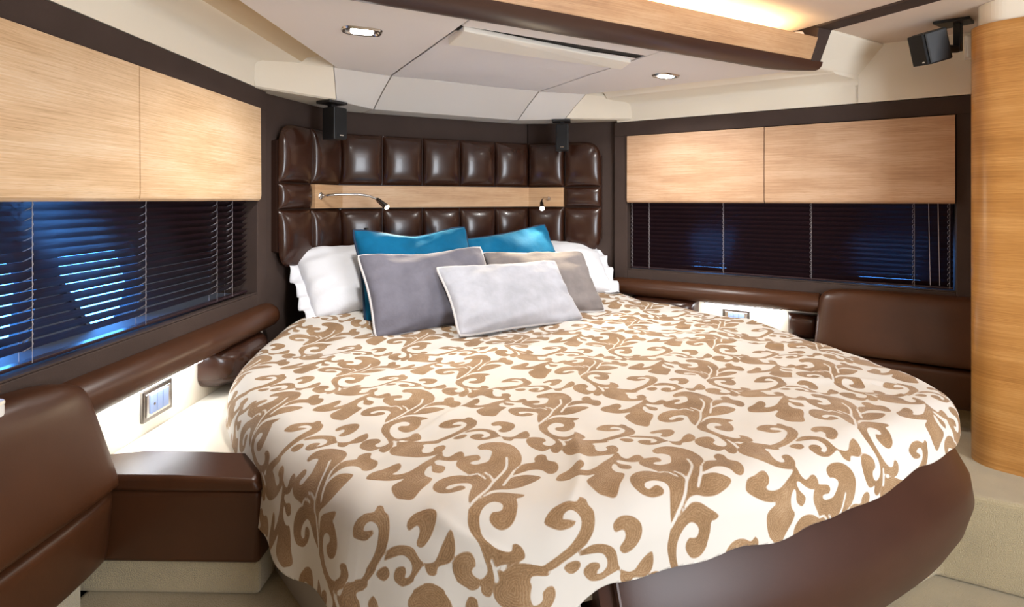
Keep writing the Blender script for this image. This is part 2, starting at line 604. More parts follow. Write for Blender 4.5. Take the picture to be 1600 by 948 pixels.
    sh.hexa([(sx * a, b, c) for a, b, c in (p[0], p[1], p2[1], p2[0])] + [(sx * a, b, c) for a, b, c in (p[3], p[2], p2[2], p2[3])])
    struct('trim_shoulder_%s' % side, sh, CREAM, bevel=0.012, seg=3)
    up = MB().wbox(side, 1.075, 4.9, -0.12, 0.0, 0.444, 0.72)
    struct('trim_upper_%s' % side, up, CREAM)
    cl = MB()
    q = [(1.098, -1.75), (hullx(-1.75) + 0.1, -1.75), (hullx(1.40) + 0.1, 1.40), (1.098, 1.375)]
    cl.prism([(sx * a, b) for a, b in q], 0.684, 0.74)
    struct('ceiling_side_%s' % side, cl, HEADLINER_AFT)
    # dark strip along the edge of the raised ceiling and down its end
    st = MB()
    st.box(min(sx * 1.0, sx * 1.099), max(sx * 1.0, sx * 1.099), -1.75, 1.370, 0.676, 0.80)
    struct('trim_strip_%s' % side, st, FABRIC_WALL, bevel=0.004)
    e = MB()
    a0, a1, a2, a3 = (sx * 1.000, sx * 1.068, sx * 1.022, sx * 1.100)
    e.hexa([(a0, 1.386, 0.548), (a1, 1.396, 0.548), (a1, 1.47, 0.556), (a0, 1.47, 0.556),
            (a2, 1.366, 0.690), (a3, 1.362, 0.690), (a3, 1.60, 0.80), (a2, 1.60, 0.80)])
    struct('trim_beam_end_%s' % side, e, FABRIC_WALL, bevel=0.003)

# forward bulkhead behind the headboard
wf = MB()
pl = [(-0.955, 2.475), (-0.560, 2.880), (0.560, 2.880), (0.955, 2.475)]
bk = [(-0.985, 2.500), (-0.575, 2.920), (0.575, 2.920), (0.985, 2.500)]
for i in range(3):
    a, b, c, d = pl[i], pl[i + 1], bk[i + 1], bk[i]
    g = 0.0015
    u = np.array(b) - np.array(a)
    u = u / np.linalg.norm(u) * g
    a, b = tuple(np.array(a) + u), tuple(np.array(b) - u)
    wf.hexa([(*a, -0.9), (*b, -0.9), (*c, -0.9), (*d, -0.9), (*a, 0.62), (*b, 0.62), (*c, 0.62), (*d, 0.62)])
struct('wall_front', wf, FABRIC_WALL, bevel=0.003)
struct('wall_front_backing', MB().box(-1.2, 1.2, 2.93, 2.97, -1.2, 0.8), DARK_GAP)
struct('ceiling_deck', MB().box(-3.4, 3.4, -1.80, 3.0, 0.801, 0.85), DARK_GAP)
# bulkhead aft of the camera
struct('wall_back', MB().box(-3.4, 3.4, -1.80, -1.74, -1.2, 0.8), CREAM)

# white soffit over the headboard: three mitred pieces
BOT = [(-0.940, 2.395), (-0.605, 2.540), (-0.400, 2.695), (0.400, 2.695), (0.605, 2.540), (0.940, 2.395)]
TOP = [(-0.960, 2.400), (-0.640, 2.408), (-0.385, 2.455), (0.385, 2.455), (0.640, 2.408), (0.960, 2.400)]
BAK = [(-1.02, 2.50), (-0.68, 2.78), (-0.42, 2.92), (0.42, 2.92), (0.68, 2.78), (1.02, 2.50)]


def soffit(idx, t0=0.0, t1=1.0):
    def at(L, k):
        i = int(min(k, 4.999))
        f = k - i
        return tuple(np.array(L[i]) * (1 - f) + np.array(L[i + 1]) * f)
    m = MB()
    rings = []
    for k in idx:
        b, t, w = at(BOT, k), at(TOP, k), at(BAK, k)
        c = (np.array(b) * 0.93 + np.array(t) * 0.07)
        rings.append([(*w, 0.446), (b[0], b[1] + 0.012, 0.440), (*b, 0.446), (*(np.array(b) * 0.5 + np.array(t) * 0.5), 0.503), (*t, 0.552), (*t, 0.60), (*w, 0.60)])
    m.loft(rings)
    return m


trim_1 = struct('trim_1', soffit([2.0 + 0.006, 3.0 - 0.006]), VALANCE, smooth=True, angle=25)
struct('soffit_panel', soffit([1.0, 2.0 - 0.006]), VALANCE, parent=trim_1, smooth=True, angle=25)
struct('soffit_panel', soffit([3.0 + 0.006, 4.0]), VALANCE, parent=trim_1, smooth=True, angle=25)
struct('soffit_panel', soffit([0.0, 1.0 - 0.008]), CREAM, parent=trim_1, smooth=True, angle=25)
struct('soffit_panel', soffit([4.0 + 0.008, 5.0]), CREAM, parent=trim_1, smooth=True, angle=25)

# ceiling: backing slab and the three flat panels that hang under it
ceil = struct('ceiling', MB().box(-1.45, 1.45, 1.60, 2.95, 0.606, 0.66), HEADLINER)


def pan(y):
    return hullx(y, 0.262)


for name, poly in (('ceiling_panel', [(-0.390, 2.446), (-0.630, 2.402), (-pan(1.47), 1.47), (-0.390, 1.47)]),
                   ('ceiling_panel', [(0.390, 2.446), (0.630, 2.402), (pan(1.47), 1.47), (0.390, 1.47)])):
    struct(name, MB().prism(poly, 0.552, 0.604), HEADLINER, parent=ceil, bevel=0.003)
struct('ceiling_panel', MB().prism([(-0.386, 1.47), (0.386, 1.47), (0.386, 1.648), (-0.386, 1.640)], 0.552, 0.604), HEADLINER, parent=ceil, bevel=0.003)
# raised ceiling over the rest of the cabin, with the light trough ahead of it
struct('ceiling_raised', MB().box(-1.0, 1.0, -1.75, 1.595, 0.684, 0.80), HEADLINER_AFT)
struct('trim_trough_back', MB().box(-1.0, 1.0, 1.56, 1.60, 0.60, 0.72), HEADLINER)
struct('trim_trough_floor', MB().box(-1.0, 1.0, 1.395, 1.56, 0.585, 0.60), HEADLINER)
# leather-covered beam and its oak fascia
bp = [(1.520, 0.540), (1.505, 0.529), (1.475, 0.524), (1.430, 0.527), (1.400, 0.538), (1.388, 0.553), (1.52, 0.556)]
xs = [-1.075, -1.06, -1.0, -0.9, 0.9, 1.0, 1.06, 1.075]
beam = MB()
rings = []
for x in xs:
    e = max(0.0, abs(x) - 0.9) / 0.175
    rings.append([(x, 1.388 + (y - 1.388) * (1 - 0.62 * e * e), z) for y, z in bp])
beam.loft(rings)
struct('trim_beam', beam, plain('beam_leather', (0.060, 0.026, 0.017), 0.42, 0, 260, 0.15, 0.0006), smooth=True, angle=60)
fas = MB().hexa([(-1.0, 1.388, 0.553), (1.0, 1.388, 0.553), (1.0, 1.402, 0.553), (-1.0, 1.402, 0.553),
                 (-1.018, 1.370, 0.640), (1.018, 1.370, 0.640), (1.018, 1.388, 0.640), (-1.018, 1.388, 0.640)])
struct('trim_fascia', fas, OAK_BAND, uaxis=(1, 0, 0), bevel=0.002)
endb = MB().hexa([(0.90, 1.41, 0.60), (0.999, 1.41, 0.60), (0.999, 1.50, 0.60), (0.91, 1.50, 0.60),
                  (0.94, 1.41, 0.665), (0.999, 1.41, 0.675), (0.999, 1.50, 0.675), (0.95, 1.50, 0.665)])
struct('trim_trough_end', endb, CREAM, bevel=0.015, seg=3)

# ------------------------------------------------------------------ overhead lockers
for side in SIDES:
    where = 'port' if side == 'left' else 'starboard'
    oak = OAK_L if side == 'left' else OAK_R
    s_end = 1.425 if side == 'right' else 2.59
    mid = W(side, s_end / 2, -0.09, 0.0)
    lk = empty('overhead_locker', mid,
               'light oak overhead locker with two lift-up doors above the blind on the left wall' if side == 'left' else
               'reddish oak overhead locker with two lift-up doors above the blind on the right wall', 'locker', 'overhead lockers')
    obj('carcass', MB().wbox(side, 0.004, s_end, -0.186, -0.004, 0.006, 0.362), DARK_GAP, lk)
    seam = 0.700
    for a, b in ((0.004, seam - 0.0015), (seam + 0.0015, 1.425)) + (((1.428, 2.58),) if side == 'left' else ()):
        # each door is slightly pillowed at its lower edge
        m = MB().wsweep(side, [a, b], [(0.0, 0.362), (0.016, 0.362), (0.018, 0.02), (0.016, 0.004), (0.008, -0.004), (-0.004, -0.004), (-0.004, 0.362)])
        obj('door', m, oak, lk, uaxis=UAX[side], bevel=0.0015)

# ------------------------------------------------------------------ venetian blinds
PITCH, CHORD, TILT = 0.0222, 0.0345, math.radians(45)
for side in SIDES:
    s0, s1 = 0.004, (1.424 if side == 'right' else 2.0)
    bl = empty('venetian_blind', W(side, (s0 + s1) / 2, -0.05, -0.362),
               'dark venetian blind with strong blue daylight behind it under the left lockers' if side == 'left' else
               'dark venetian blind with faint blue glow along its bottom under the right lockers', 'blind', 'venetian blinds')
    sec = []
    for k in range(5):
        t = -0.5 + k / 4
        c = t * CHORD
        h = 0.0014 * (1 - (2 * t) ** 2)
        # the inboard edge stands up, the outboard edge hangs down
        sec.append((c * math.cos(TILT) - h * math.sin(TILT), c * math.sin(TILT) + h * math.cos(TILT)))
    th = 0.0005
    prof = sec + [(d - th, z - th) for d, z in reversed(sec)]
    first = None
    for k in range(15 if side == 'left' else 16):
        z = -0.014 - k * PITCH
        if first is None:
            m = MB().wsweep(side, [s0, s1], [(-0.050 + d, z + zz) for d, zz in prof])
            first = obj('slat', m, SLAT, bl, smooth=True, angle=60)
        else:
            o = first.copy()
            COL.objects.link(o)
            o.parent = bl
            o.location.z = first.location.z - k * PITCH
    obj('bottom_rail', MB().wbox(side, s0, s1, -0.062, -0.038, -0.3655, -0.357), SLAT, bl, bevel=0.002)
    obj('head_rail', MB().wbox(side, s0, s1, -0.066, -0.036, -0.0035, 0.004), SLAT, bl)
    cords = [0.121, 0.225, 0.599, 0.971, 1.55] if side == 'left' else [0.016, 0.113, 0.502, 0.898, 1.291, 1.412]
    for s in cords:
        m = MB()
        m.tube([W(side, s, -0.0365, -0.004), W(side, s, -0.0365, -0.362)], 0.0007, 5)
        m.tube([W(side, s + 0.004, -0.0635, -0.004), W(side, s + 0.004, -0.0635, -0.362)], 0.0008, 4)
        for k in range(15 if side == 'left' else 16):
            z = -0.014 - k * PITCH
            pts = [W(side, s, -0.0365, z + 0.010), W(side, s - 0.006, -0.040, z + 0.004), W(side, s - 0.007, -0.043, z - 0.003), W(side, s - 0.002, -0.060, z - 0.013)]
            m.tube(pts, 0.0013 if side == 'left' else 0.0009, 5)
        obj('ladder_cord', m, CORD, bl, smooth=True)
    for s in ((1.340, 1.372) if side == 'right' else ()):
        obj('pull_cord', MB().tube([W(side, s, -0.030, -0.002), W(side, s + 0.003, -0.030, -0.20), W(side, s + 0.006, -0.031, -0.352)], 0.0015, 6), CORD, bl, smooth=True)

# ------------------------------------------------------------------ leather bolster under each sill, with end pads
BOL = [(-0.01, -0.420), (0.012, -0.417), (0.038, -0.423), (0.060, -0.438), (0.070, -0.460), (0.069, -0.483), (0.055, -0.500), (0.030, -0.506), (-0.01, -0.506)]
for side in SIDES:
    tx = 'left' if side == 'left' else 'right'
    bo = empty('leather_bolster', W(side, 0.42, 0.02, -0.64),
               'long brown leather bolster under the %s window sill beside the bed' % tx, 'bolster', 'leather wall bolsters')
    rings = []
    for s, k in ((-0.075, 0.6), (-0.06, 0.9), (-0.03, 1.0), (0.2, 1.0), (0.5, 1.0), (0.93, 1.0)) + (((0.94, 0.95), (2.5, 0.95)) if side == 'left' else ((0.935, 0.96), (0.938, 0.8))):
        rings.append([W(side, s, d * k, -0.463 + (z + 0.463) * (0.55 + 0.45 * k)) for d, z in BOL])
    obj('roll', MB().loft(rings), LEATHER, bo, smooth=True, angle=60)

    def endpad(sa, sb, za, zb, th, corner):
        def fn(u, v, t):
            return W(side, (sa + sb) / 2 + u * (sb - sa) / 2, -0.012 + t, (za + zb) / 2 + v * (zb - za) / 2)
        return MB().pad(fn, 16, 14, th, 4, corner=corner)
    obj('end_pad', endpad(0.03, 0.385, -0.640, -0.500, 0.105, [(1, -1, 3.0)]), LEATHER_PAD, bo, smooth=True, angle=70)
    if side == 'right':
        obj('end_pad', endpad(0.800, 0.935, -0.635, -0.520, 0.060, [(-1, -1, 5.0)]), LEATHER_PAD, bo, smooth=True, angle=70)

# ------------------------------------------------------------------ lit nook: shelf, leather front box, hidden light strip, socket plate
for side in SIDES:
    sh = empty('bedside_shelf', W(side, 0.6, 0.2, -0.9),
               'glossy cream bedside shelf glowing white beside the left edge of the bed' if side == 'left' else
               'glossy cream bedside shelf half hidden behind the right edge of the bed', 'shelf', 'bedside shelves')
    obj('shelf_top', MB().wbox(side, 0.02, 0.802, -0.014, 0.30, -0.685, -0.660), CREAM, sh, bevel=0.002)
    obj('plinth', MB().wbox(side, 0.04, 0.78, -0.012, 0.20, -0.917, -0.686), BASE_VINYL, sh)
    bx = empty('leather_box', W(side, 0.87, 0.2, -0.80),
               'brown leather upholstered box end between the seat back and the bed on the left' if side == 'left' else
               'brown leather upholstered box end behind the bed on the right', 'box', 'leather box ends')
    obj('body', MB().wbox(side, 0.796, 0.926, 0.0, 0.45, -0.833, -0.668), LEATHER, bx, bevel=0.012, seg=3, smooth=True)
    m = MB()
    m.wsweep(side, [0.794, 0.930], [(0.0, -0.668), (0.0, -0.642), (0.10, -0.632), (0.25, -0.632), (0.44, -0.638), (0.456, -0.668)])
    obj('top_cushion', m, LEATHER, bx, bevel=0.010, seg=3, smooth=True, angle=50)
    # carpeted riser below the box
    struct('step_riser_%s' % side, MB().wbox(side, 0.80, 0.905, 0.0, 0.44, -0.917, -0.834), CARPET, bevel=0.01)
    ls = empty('light_strip', W(side, 0.6, 0.02, -0.514),
               'hidden cool white light strip under the %s bolster above the bedside shelf' % side, 'light', 'nook light strips')
    obj('channel', MB().wbox(side, 0.42, 0.78, 0.004, 0.030, -0.5105, -0.5065), CHROME, ls)
    obj('diffuser', MB().wbox(side, 0.425, 0.775, 0.006, 0.028, -0.5145, -0.5108), LED_COOL, ls)
    pl_ = empty('socket_plate', W(side, 0.59, -0.01, -0.63),
                'chrome socket plate with pale switches in the lit nook left of the bed' if side == 'left' else
                'chrome socket plate with pale switches showing over the right edge of the bed', 'socket', 'nook socket plates')
    c = 0.592 if side == 'left' else 0.567
    z0, z1 = (-0.625, -0.535)
    obj('frame', MB().wbox(side, c - 0.064, c + 0.064, -0.015, -0.004, z0, z1), DARK_CHROME, pl_, bevel=0.003)
    obj('bezel', MB().wbox(side, c - 0.052, c + 0.054, -0.006, -0.001, z0 + 0.012, z1 - 0.012), CHROME, pl_, bevel=0.002)
    for q in range(3):
        a = c - 0.036 + q * 0.026
        rk = obj('rocker_switch', MB().wbox(side, a, a + 0.024, -0.003, 0.0035, z0 + 0.020, z1 - 0.016), PALE_PLASTIC, pl_, bevel=0.002)
        if q == (2 if side == 'left' else 0):
            obj('indicator', MB().lathe(W(side, a + 0.012, 0.0032, -0.580), Vector(W(side, 0, 1, 0)) - Vector(W(side, 0, 0, 0)), [(0, 0.004), (0.001, 0.004)], 10), DARK_CHROME, rk)

# ------------------------------------------------------------------ padded seat backs further aft
for side in SIDES:
    sb = empty('padded_seat_back', W(side, 1.5, 0.05, -0.85),
               'brown leather padded seat back below the window at the lower left' if side == 'left' else
               'dark brown leather padded seat back between the blind and the oak column', 'seat back', 'padded seat backs')
    s_far = 2.55 if side == 'left' else 1.72

    def seatpad(za, zb, da, db, th, s_near, lower):
        def fn(u, v, t):
            f = (v + 1) / 2
            z = za + (zb - za) * f
            # the forward end of the upper pad leans aft towards the top, as upholstered
            near = s_near + (0.0 if lower else 0.022 * f)
            return W(side, (near + s_far) / 2 + u * (s_far - near) / 2, da + (db - da) * f + t, z)
        return MB().pad(fn, 40, 18, th, 8, skirt=0.04, corner=[] if lower else [(-1, 1, 7.0)])
    obj('upper_pad', seatpad(-0.655, -0.385, 0.124, 0.046, 0.036, 0.918, False), LEATHER, sb, smooth=True, angle=70)
    obj('lower_pad', seatpad(-0.825, -0.660, 0.090, 0.108, 0.036, 0.922, True), LEATHER, sb, smooth=True, angle=70)
    obj('backing', MB().wbox(side, 0.945, s_far, -0.012, 0.030, -0.80, -0.43), DARK_GAP, sb)
    struct('seat_plinth_%s' % side, MB().wbox(side, 0.95, s_far, -0.01, 0.055, -0.917, -0.828), CARPET)

# ------------------------------------------------------------------ headboard
HP = [(-0.845, 2.540), (-0.692, 2.688), (-0.536, 2.835), (-0.3216, 2.838), (-0.1072, 2.839), (0.1072, 2.839), (0.3216, 2.838), (0.536, 2.835), (0.692, 2.688), (0.845, 2.540)]
hb = empty('headboard', (0, 2.85, -0.31), 'dark brown quilted leather headboard with an oak band across the middle', 'headboard')
m = MB()
inner, outer = [], []
for i, p in enumerate(HP):
    k = (0.030, 0.028) if p[0] > 0.45 else ((-0.030, 0.028) if p[0] < -0.45 else (0, 0.030))
    outer.append((p[0] + k[0], p[1] + k[1]))
    inner.append((p[0] + k[0] * 0.15, p[1] + k[1] * 0.15))
rings = []
for i in range(len(HP)):
    h0, h1 = (-0.22, 0.25) if i in (0, len(HP) - 1) else (-0.306, 0.326)
    rings.append([(*inner[i], h0), (*outer[i], h0), (*outer[i], h1), (*inner[i], h1)])
m.loft(rings)
obj('back_panel', m, plain('headboard_back', (0.030, 0.011, 0.006), 0.5), hb)
ROWS = [(0.074, 0.330), (-0.300, -0.043)]


def hb_pad(i, z0, z1, corner=(), th=0.040):
    a, b = np.array(HP[i]), np.array(HP[i + 1])
    t = b - a
    L = np.linalg.norm(t)
    n = np.array([t[1], -t[0]]) / L

    def fn(u, v, q):
        # the pad swells most in its middle and the seams stay tight
        c = (a + b) / 2 + t * (u * 0.5 * (1 - 0.004 / L)) + n * q
        return (c[0], c[1], (z0 + z1) / 2 + v * ((z1 - z0) / 2 - 0.002))
    return MB().pad(fn, 16, 16, th, 2.6, corner=corner)


for i in range(9):
    for r, (z0, z1) in enumerate(ROWS):
        cor = []
        if i == 0:
            cor = [(-1, 1 if r == 0 else -1, 2.8)]
        if i == 8:
            cor = [(1, 1 if r == 0 else -1, 2.8)]
        obj('pad', hb_pad(i, z0, z1, cor), LEATHER_PAD, hb, smooth=True, angle=80)
for i in (0, 8):
    obj('pad', hb_pad(i, -0.041, 0.072, th=0.034), LEATHER_PAD, hb, smooth=True, angle=80)
m = MB()
front, back = [], []
for i in range(1, 9):
    p = np.array(HP[i])
    n = np.array([0.0, -1.0])
    if i in (1, 2):
        n = np.array([0.69, -0.72]) if i == 1 else np.array([0.36, -0.93])
    if i in (7, 8):
        n = np.array([-0.69, -0.72]) if i == 8 else np.array([-0.36, -0.93])
    front.append(p + n * 0.026)
    back.append(p - n * 0.006)
m.loft([[(*f, -0.040), (*b, -0.040), (*b, 0.071), (*f, 0.071)] for f, b in zip(front, back)])
obj('oak_band', m, OAK_BAND, hb, uaxis=(1, 0, 0), bevel=0.0015)

# ------------------------------------------------------------------ reading lamps
for side in SIDES:
    if side == 'left':
        base = Vector((-0.648, 2.700, 0.018))
        nrm = Vector((0.69, -0.72, 0))
        pts = [(0, 0, 0), (0.030, -0.030, 0.004), (0.10, -0.035, 0.007), (0.17, -0.030, 0.006), (0.215, -0.035, -0.003), (0.245, -0.045, -0.018)]
        hd = Vector((0.42, -0.72, -0.50)).normalized()
        lab = 'steel gooseneck reading lamp on the left end of the headboard band'
    else:
        base = Vector((0.618, 2.735, 0.007))
        nrm = Vector((-0.69, -0.72, 0))
        pts = [(0, 0, 0), (-0.030, -0.030, 0.003), (-0.065, -0.060, 0.002), (-0.105, -0.105, -0.008), (-0.130, -0.140, -0.024)]
        hd = Vector((-0.42, -0.78, -0.42)).normalized()
        lab = 'steel gooseneck reading lamp shining outward on the right end of the headboard band'
    lp = empty('reading_lamp', base, lab, 'lamp', 'headboard reading lamps')
    obj('wall_rose', MB().lathe(base - nrm * 0.004, nrm, [(0, 0.020), (0.006, 0.020), (0.010, 0.016), (0.016, 0.010), (0.024, 0.009)], 20), CHROME, lp, smooth=True)
    neck = [base + Vector(p) + nrm * 0.012 for p in smooth_line(pts, False, 4).tolist()]
    obj('gooseneck', MB().tube(neck, 0.0052, 10), CHROME, lp, smooth=True)
    tip = neck[-1]
    hdo = obj('lamp_head', MB().lathe(tip - hd * 0.008, hd, [(0, 0.007), (0.006, 0.010), (0.03, 0.0115), (0.060, 0.0135), (0.078, 0.0150), (0.0785, 0.0125), (0.072, 0.0120)], 18), DARK_CHROME, lp, smooth=True)
    obj('lens', MB().lathe(tip + hd * 0.0645, hd, [(0, 0.0115), (0.004, 0.0115), (0.007, 0.009)], 16), READ_LENS, hdo, smooth=True)
    d = bpy.data.lights.new('reading_beam', 'SPOT')
    d.energy = 15.0
    d.color = (1.0, 0.84, 0.60)
    d.spot_size = math.radians(120)
    d.spot_blend = 0.9
    d.shadow_soft_size = 0.012
    so = bpy.data.objects.new('reading_beam', d)
    COL.objects.link(so)
    so.rotation_euler = hd.to_track_quat('-Z', 'Y').to_euler()
    so.parent = lp
    so.location = tip + hd * 0.084 + Vector((0, 0, DATUM)) - lp.location

# ------------------------------------------------------------------ loudspeakers
for side in SIDES:
    sx = SX[side]
    x, y = sx * 0.605, 2.575
    sp = empty('loudspeaker', (x, y, 0.25), 'small black loudspeaker under the soffit above the %s end of the headboard' % side, 'loudspeaker', 'small black loudspeakers')
    ang = math.radians(30 if side == 'left' else -35)

    def R(px, py):
        return (x + px * math.cos(ang) - py * math.sin(ang), y + px * math.sin(ang) + py * math.cos(ang))

    def rbox(x0, x1, y0, y1, z0, z1):
        return MB().prism([R(x0, y0), R(x1, y0), R(x1, y1), R(x0, y1)], z0, z1)
    obj('cabinet', rbox(-0.035, 0.035, -0.035, 0.045, 0.268, 0.412), BLACK, sp, bevel=0.005)
    obj('grille', rbox(-0.031, 0.031, -0.042, -0.035, 0.272, 0.408), GRILLE, sp, bevel=0.003)
    obj('badge', rbox(-0.010, 0.010, -0.0435, -0.042, 0.284, 0.288), CHROME, sp)
    obj('mount_plate', rbox(-0.055, 0.045, -0.030, 0.060, 0.428, 0.4395), BLACK, sp, bevel=0.002)
    obj('mount_stem', rbox(-0.012, 0.012, 0.010, 0.034, 0.412, 0.430), BLACK, sp)

# the third one hangs from the raised ceiling by the oak column
cx, cy = 1.330, 1.120
sp = empty('loudspeaker', (cx, cy, 0.5), 'black loudspeaker on a ceiling bracket beside the oak column at the top right', 'loudspeaker', 'small black loudspeakers')
Rm = Matrix.Rotation(math.radians(-35), 3, 'Z') @ Matrix.Rotation(math.radians(-16), 3, 'Y') @ Matrix.Rotation(math.radians(8), 3, 'X')
cen = Vector((cx, cy, 0.582))


def tilted(x0, x1, y0, y1, z0, z1):
    m = MB().box(x0, x1, y0, y1, z0, z1)
    m.v = [tuple(cen + Rm @ Vector(p)) for p in m.v]
    return m


obj('cabinet', tilted(-0.045, 0.035, -0.045, 0.045, -0.060, 0.060), BLACK, sp, bevel=0.006)
obj('grille', tilted(-0.055, -0.045, -0.041, 0.046, -0.058, 0.058), GRILLE, sp, bevel=0.003)
obj('badge', tilted(-0.0565, -0.055, -0.030, -0.016, -0.050, -0.045), CHROME, sp)
stx, sty = cx + 0.098, cy - 0.040
obj('mount_plate', MB().prism([(stx - 0.075, sty + 0.05), (stx - 0.03, sty - 0.05), (stx + 0.055, sty - 0.03), (stx + 0.035, sty + 0.06)], 0.672, 0.6835), BLACK, sp, bevel=0.002)
obj('drop_arm', MB().box(stx - 0.012, stx + 0.012, sty - 0.012, sty + 0.012, 0.566, 0.674), BLACK, sp, bevel=0.003)
obj('ball_joint', MB().tube([(stx, sty, 0.575), (stx - 0.035, sty + 0.012, 0.574), (cx + 0.03, cy - 0.01, 0.576)], [0.013, 0.016, 0.018], 10), BLACK, sp, smooth=True)
obj('cable', MB().tube(smooth_line([(stx + 0.012, sty, 0.66), (stx + 0.028, sty, 0.648), (stx + 0.034, sty + 0.004, 0.625), (stx + 0.024, sty + 0.004, 0.604), (stx + 0.010, sty + 0.002, 0.598)], False, 4).tolist(), 0.0022, 6), BLACK, sp, smooth=True)
jb = empty('junction_box', W('right', 1.455, 0.01, 0.5), 'small white junction box on the wall behind the top right loudspeaker', 'junction box')
obj('casing', MB().wbox('right', 1.455, 1.57, 0.0, 0.030, 0.585, 0.680), WHITE_PLASTIC, jb, bevel=0.004)
obj('cover', MB().wbox('right', 1.462, 1.562, 0.030, 0.036, 0.592, 0.673), WHITE_PLASTIC, jb, bevel=0.003)

# ------------------------------------------------------------------ recessed downlights
for k, (x, y) in enumerate(((-0.655, 1.835), (0.690, 1.865))):
    dl = empty('downlight', (x, y, 0.545), 'chrome rimmed recessed downlight on the ceiling panel to the %s of the hatch blind' % ('left' if k == 0 else 'right'), 'light', 'recessed downlights')
    a = math.radians(-6 if k == 0 else 6)

    def ell(rx, ry, n=28, p=3.2):
        out = []
        for i in range(n):
            t = 2 * math.pi * i / n
            ct, stt = math.cos(t), math.sin(t)
            px = rx * math.copysign(abs(ct) ** (2 / p), ct)
            py = ry * math.copysign(abs(stt) ** (2 / p), stt)
            out.append((x + px * math.cos(a) - py * math.sin(a), y + px * math.sin(a) + py * math.cos(a)))
        return out
    m = MB().loft([[(*p, 0.5515) for p in ell(0.066, 0.044)], [(*p, 0.5455) for p in ell(0.062, 0.040)], [(*p, 0.5455) for p in ell(0.054, 0.033)], [(*p, 0.5505) for p in ell(0.050, 0.030)]])
    obj('bezel', m, CHROME, dl, smooth=True, angle=50)
    obj('lens', MB().prism(ell(0.036, 0.027), 0.5462, 0.5495), LAMP_LENS, dl)
    area_light('downlight_beam', (x, y, 0.540), (x, y, -1), 0.08, 0.06, 6.5, (1.0, 0.975, 0.94), parent=dl, spread=150)

# ------------------------------------------------------------------ roof hatch blind
hbz = empty('hatch_blind', (0, 2.0, 0.53), 'white cloth roller blind with a cream cassette over the roof hatch', 'blind')
m = MB()
nx, ny = 24, 22
vv = []
for j in range(ny + 1):
    for i in range(nx + 1):
        u, v = i / nx, j / ny
        z = 0.5535 + 0.0016 * math.sin(9 * u + 5 * v) * math.sin(7 * v + 1.3) + 0.002 * math.exp(-((u - 0.3) ** 2 + (v - 0.2) ** 2) * 30)
        vv.append((-0.383 + 0.766 * u, 1.70 + 0.748 * v, z))
ff = [(j * (nx + 1) + i, j * (nx + 1) + i + 1, (j + 1) * (nx + 1) + i + 1, (j + 1) * (nx + 1) + i) for j in range(ny) for i in range(nx)]
m.add(vv, ff)
m.add([(p[0], p[1], p[2] + 0.004) for p in vv], [tuple(reversed(f)) for f in ff])
obj('cloth', m, BLIND_CLOTH, hbz, smooth=True)
cas = MB().hexa([(-0.378, 1.640, 0.538), (0.372, 1.722, 0.541), (0.384, 1.800, 0.530), (-0.372, 1.790, 0.530),
                 (-0.378, 1.640, 0.556), (0.372, 1.722, 0.556), (0.384, 1.800, 0.556), (-0.372, 1.790, 0.556)])
obj('cassette', cas, CASSETTE, hbz, bevel=0.004)
obj('slot', MB().prism([(-0.386, 1.640), (0.386, 1.648), (0.386, 1.76), (-0.386, 1.70)], 0.5575, 0.575), DARK_GAP, hbz)

# ------------------------------------------------------------------ light strip in the trough
ls = empty('light_strip', (0, 1.47, 0.602), 'hidden warm light strip glowing in the trough behind the oak ceiling fascia', 'light')
obj('channel', MB().box(-1.0, 0.86, 1.44, 1.48, 0.6005, 0.606), CHROME, ls)
obj('diffuser', MB().box(-0.99, 0.85, 1.445, 1.475, 0.606, 0.613), LED_WARM, ls)

# ------------------------------------------------------------------ oak column
pc = []
bx0, by0 = 1.243, 0.970
fx, fy = 0.29, -0.957       # runs aft along its bed-side face
px_, py_ = 0.957, 0.29      # outboard along its forward face
r = 0.085
corner = np.array([bx0, by0])
c0 = corner + r * np.array([px_, py_]) + r * np.array([fx, fy])
for i in range(13):
    t = math.pi / 2 * i / 12
    v = -np.array([px_, py_]) * math.cos(t) - np.array([fx, fy]) * math.sin(t)
    pc.append(tuple(c0 + r * v))
far = corner + np.array([px_, py_]) * 0.42
pc += [tuple(far), tuple(far + np.array([fx, fy]) * 0.70), tuple(corner + np.array([fx, fy]) * 0.70)]
colm = empty('oak_column', (1.35, 0.75, STEP_Z), 'honey oak column with a rounded corner at the right edge of the picture', 'column')
body = MB().prism(pc, STEP_Z, 0.606)
o = obj('veneer_shell', body, OAK_COL, colm, smooth=True, angle=30)
uv = o.data.uv_layers.new(name='UVMap')
loc = o.location + colm.location
for lp_ in o.data.loops:       # unrolled round the corner so that the grain turns with it
    c = o.data.vertices[lp_.vertex_index].co + loc
    uv.data[lp_.index].uv = ((c.x - c0[0]) * (px_ + fx) + (c.y - c0[1]) * (py_ + fy), c.z)
cap = [tuple(np.array(p) * 0.94 + np.array((c0[0] + 0.15, c0[1] - 0.2)) * 0.06) for p in pc]
obj('top_filler', MB().prism(cap, 0.606, 0.683), CREAM, colm)

# small pale cylinder on the bolster at the left edge of the picture
kn = empty('pale_cap', W('left', 1.165, 0.05, -0.44), 'small pale cylindrical cap on the brown ledge at the left edge of the picture', 'cap')
c = W('left', 1.165, 0.062, 0)
obj('barrel', MB().lathe((c[0], c[1], -0.445), (0, 0, 1), [(0, 0.017), (0.055, 0.017), (0.062, 0.0165)], 20), WHITE_PLASTIC, kn, smooth=True, angle=40)
obj('rim', MB().lathe((c[0], c[1], -0.383), (0, 0, 1), [(0, 0.018), (0.004, 0.018), (0.006, 0.0165)], 20), CREAM, kn, smooth=True, angle=40)

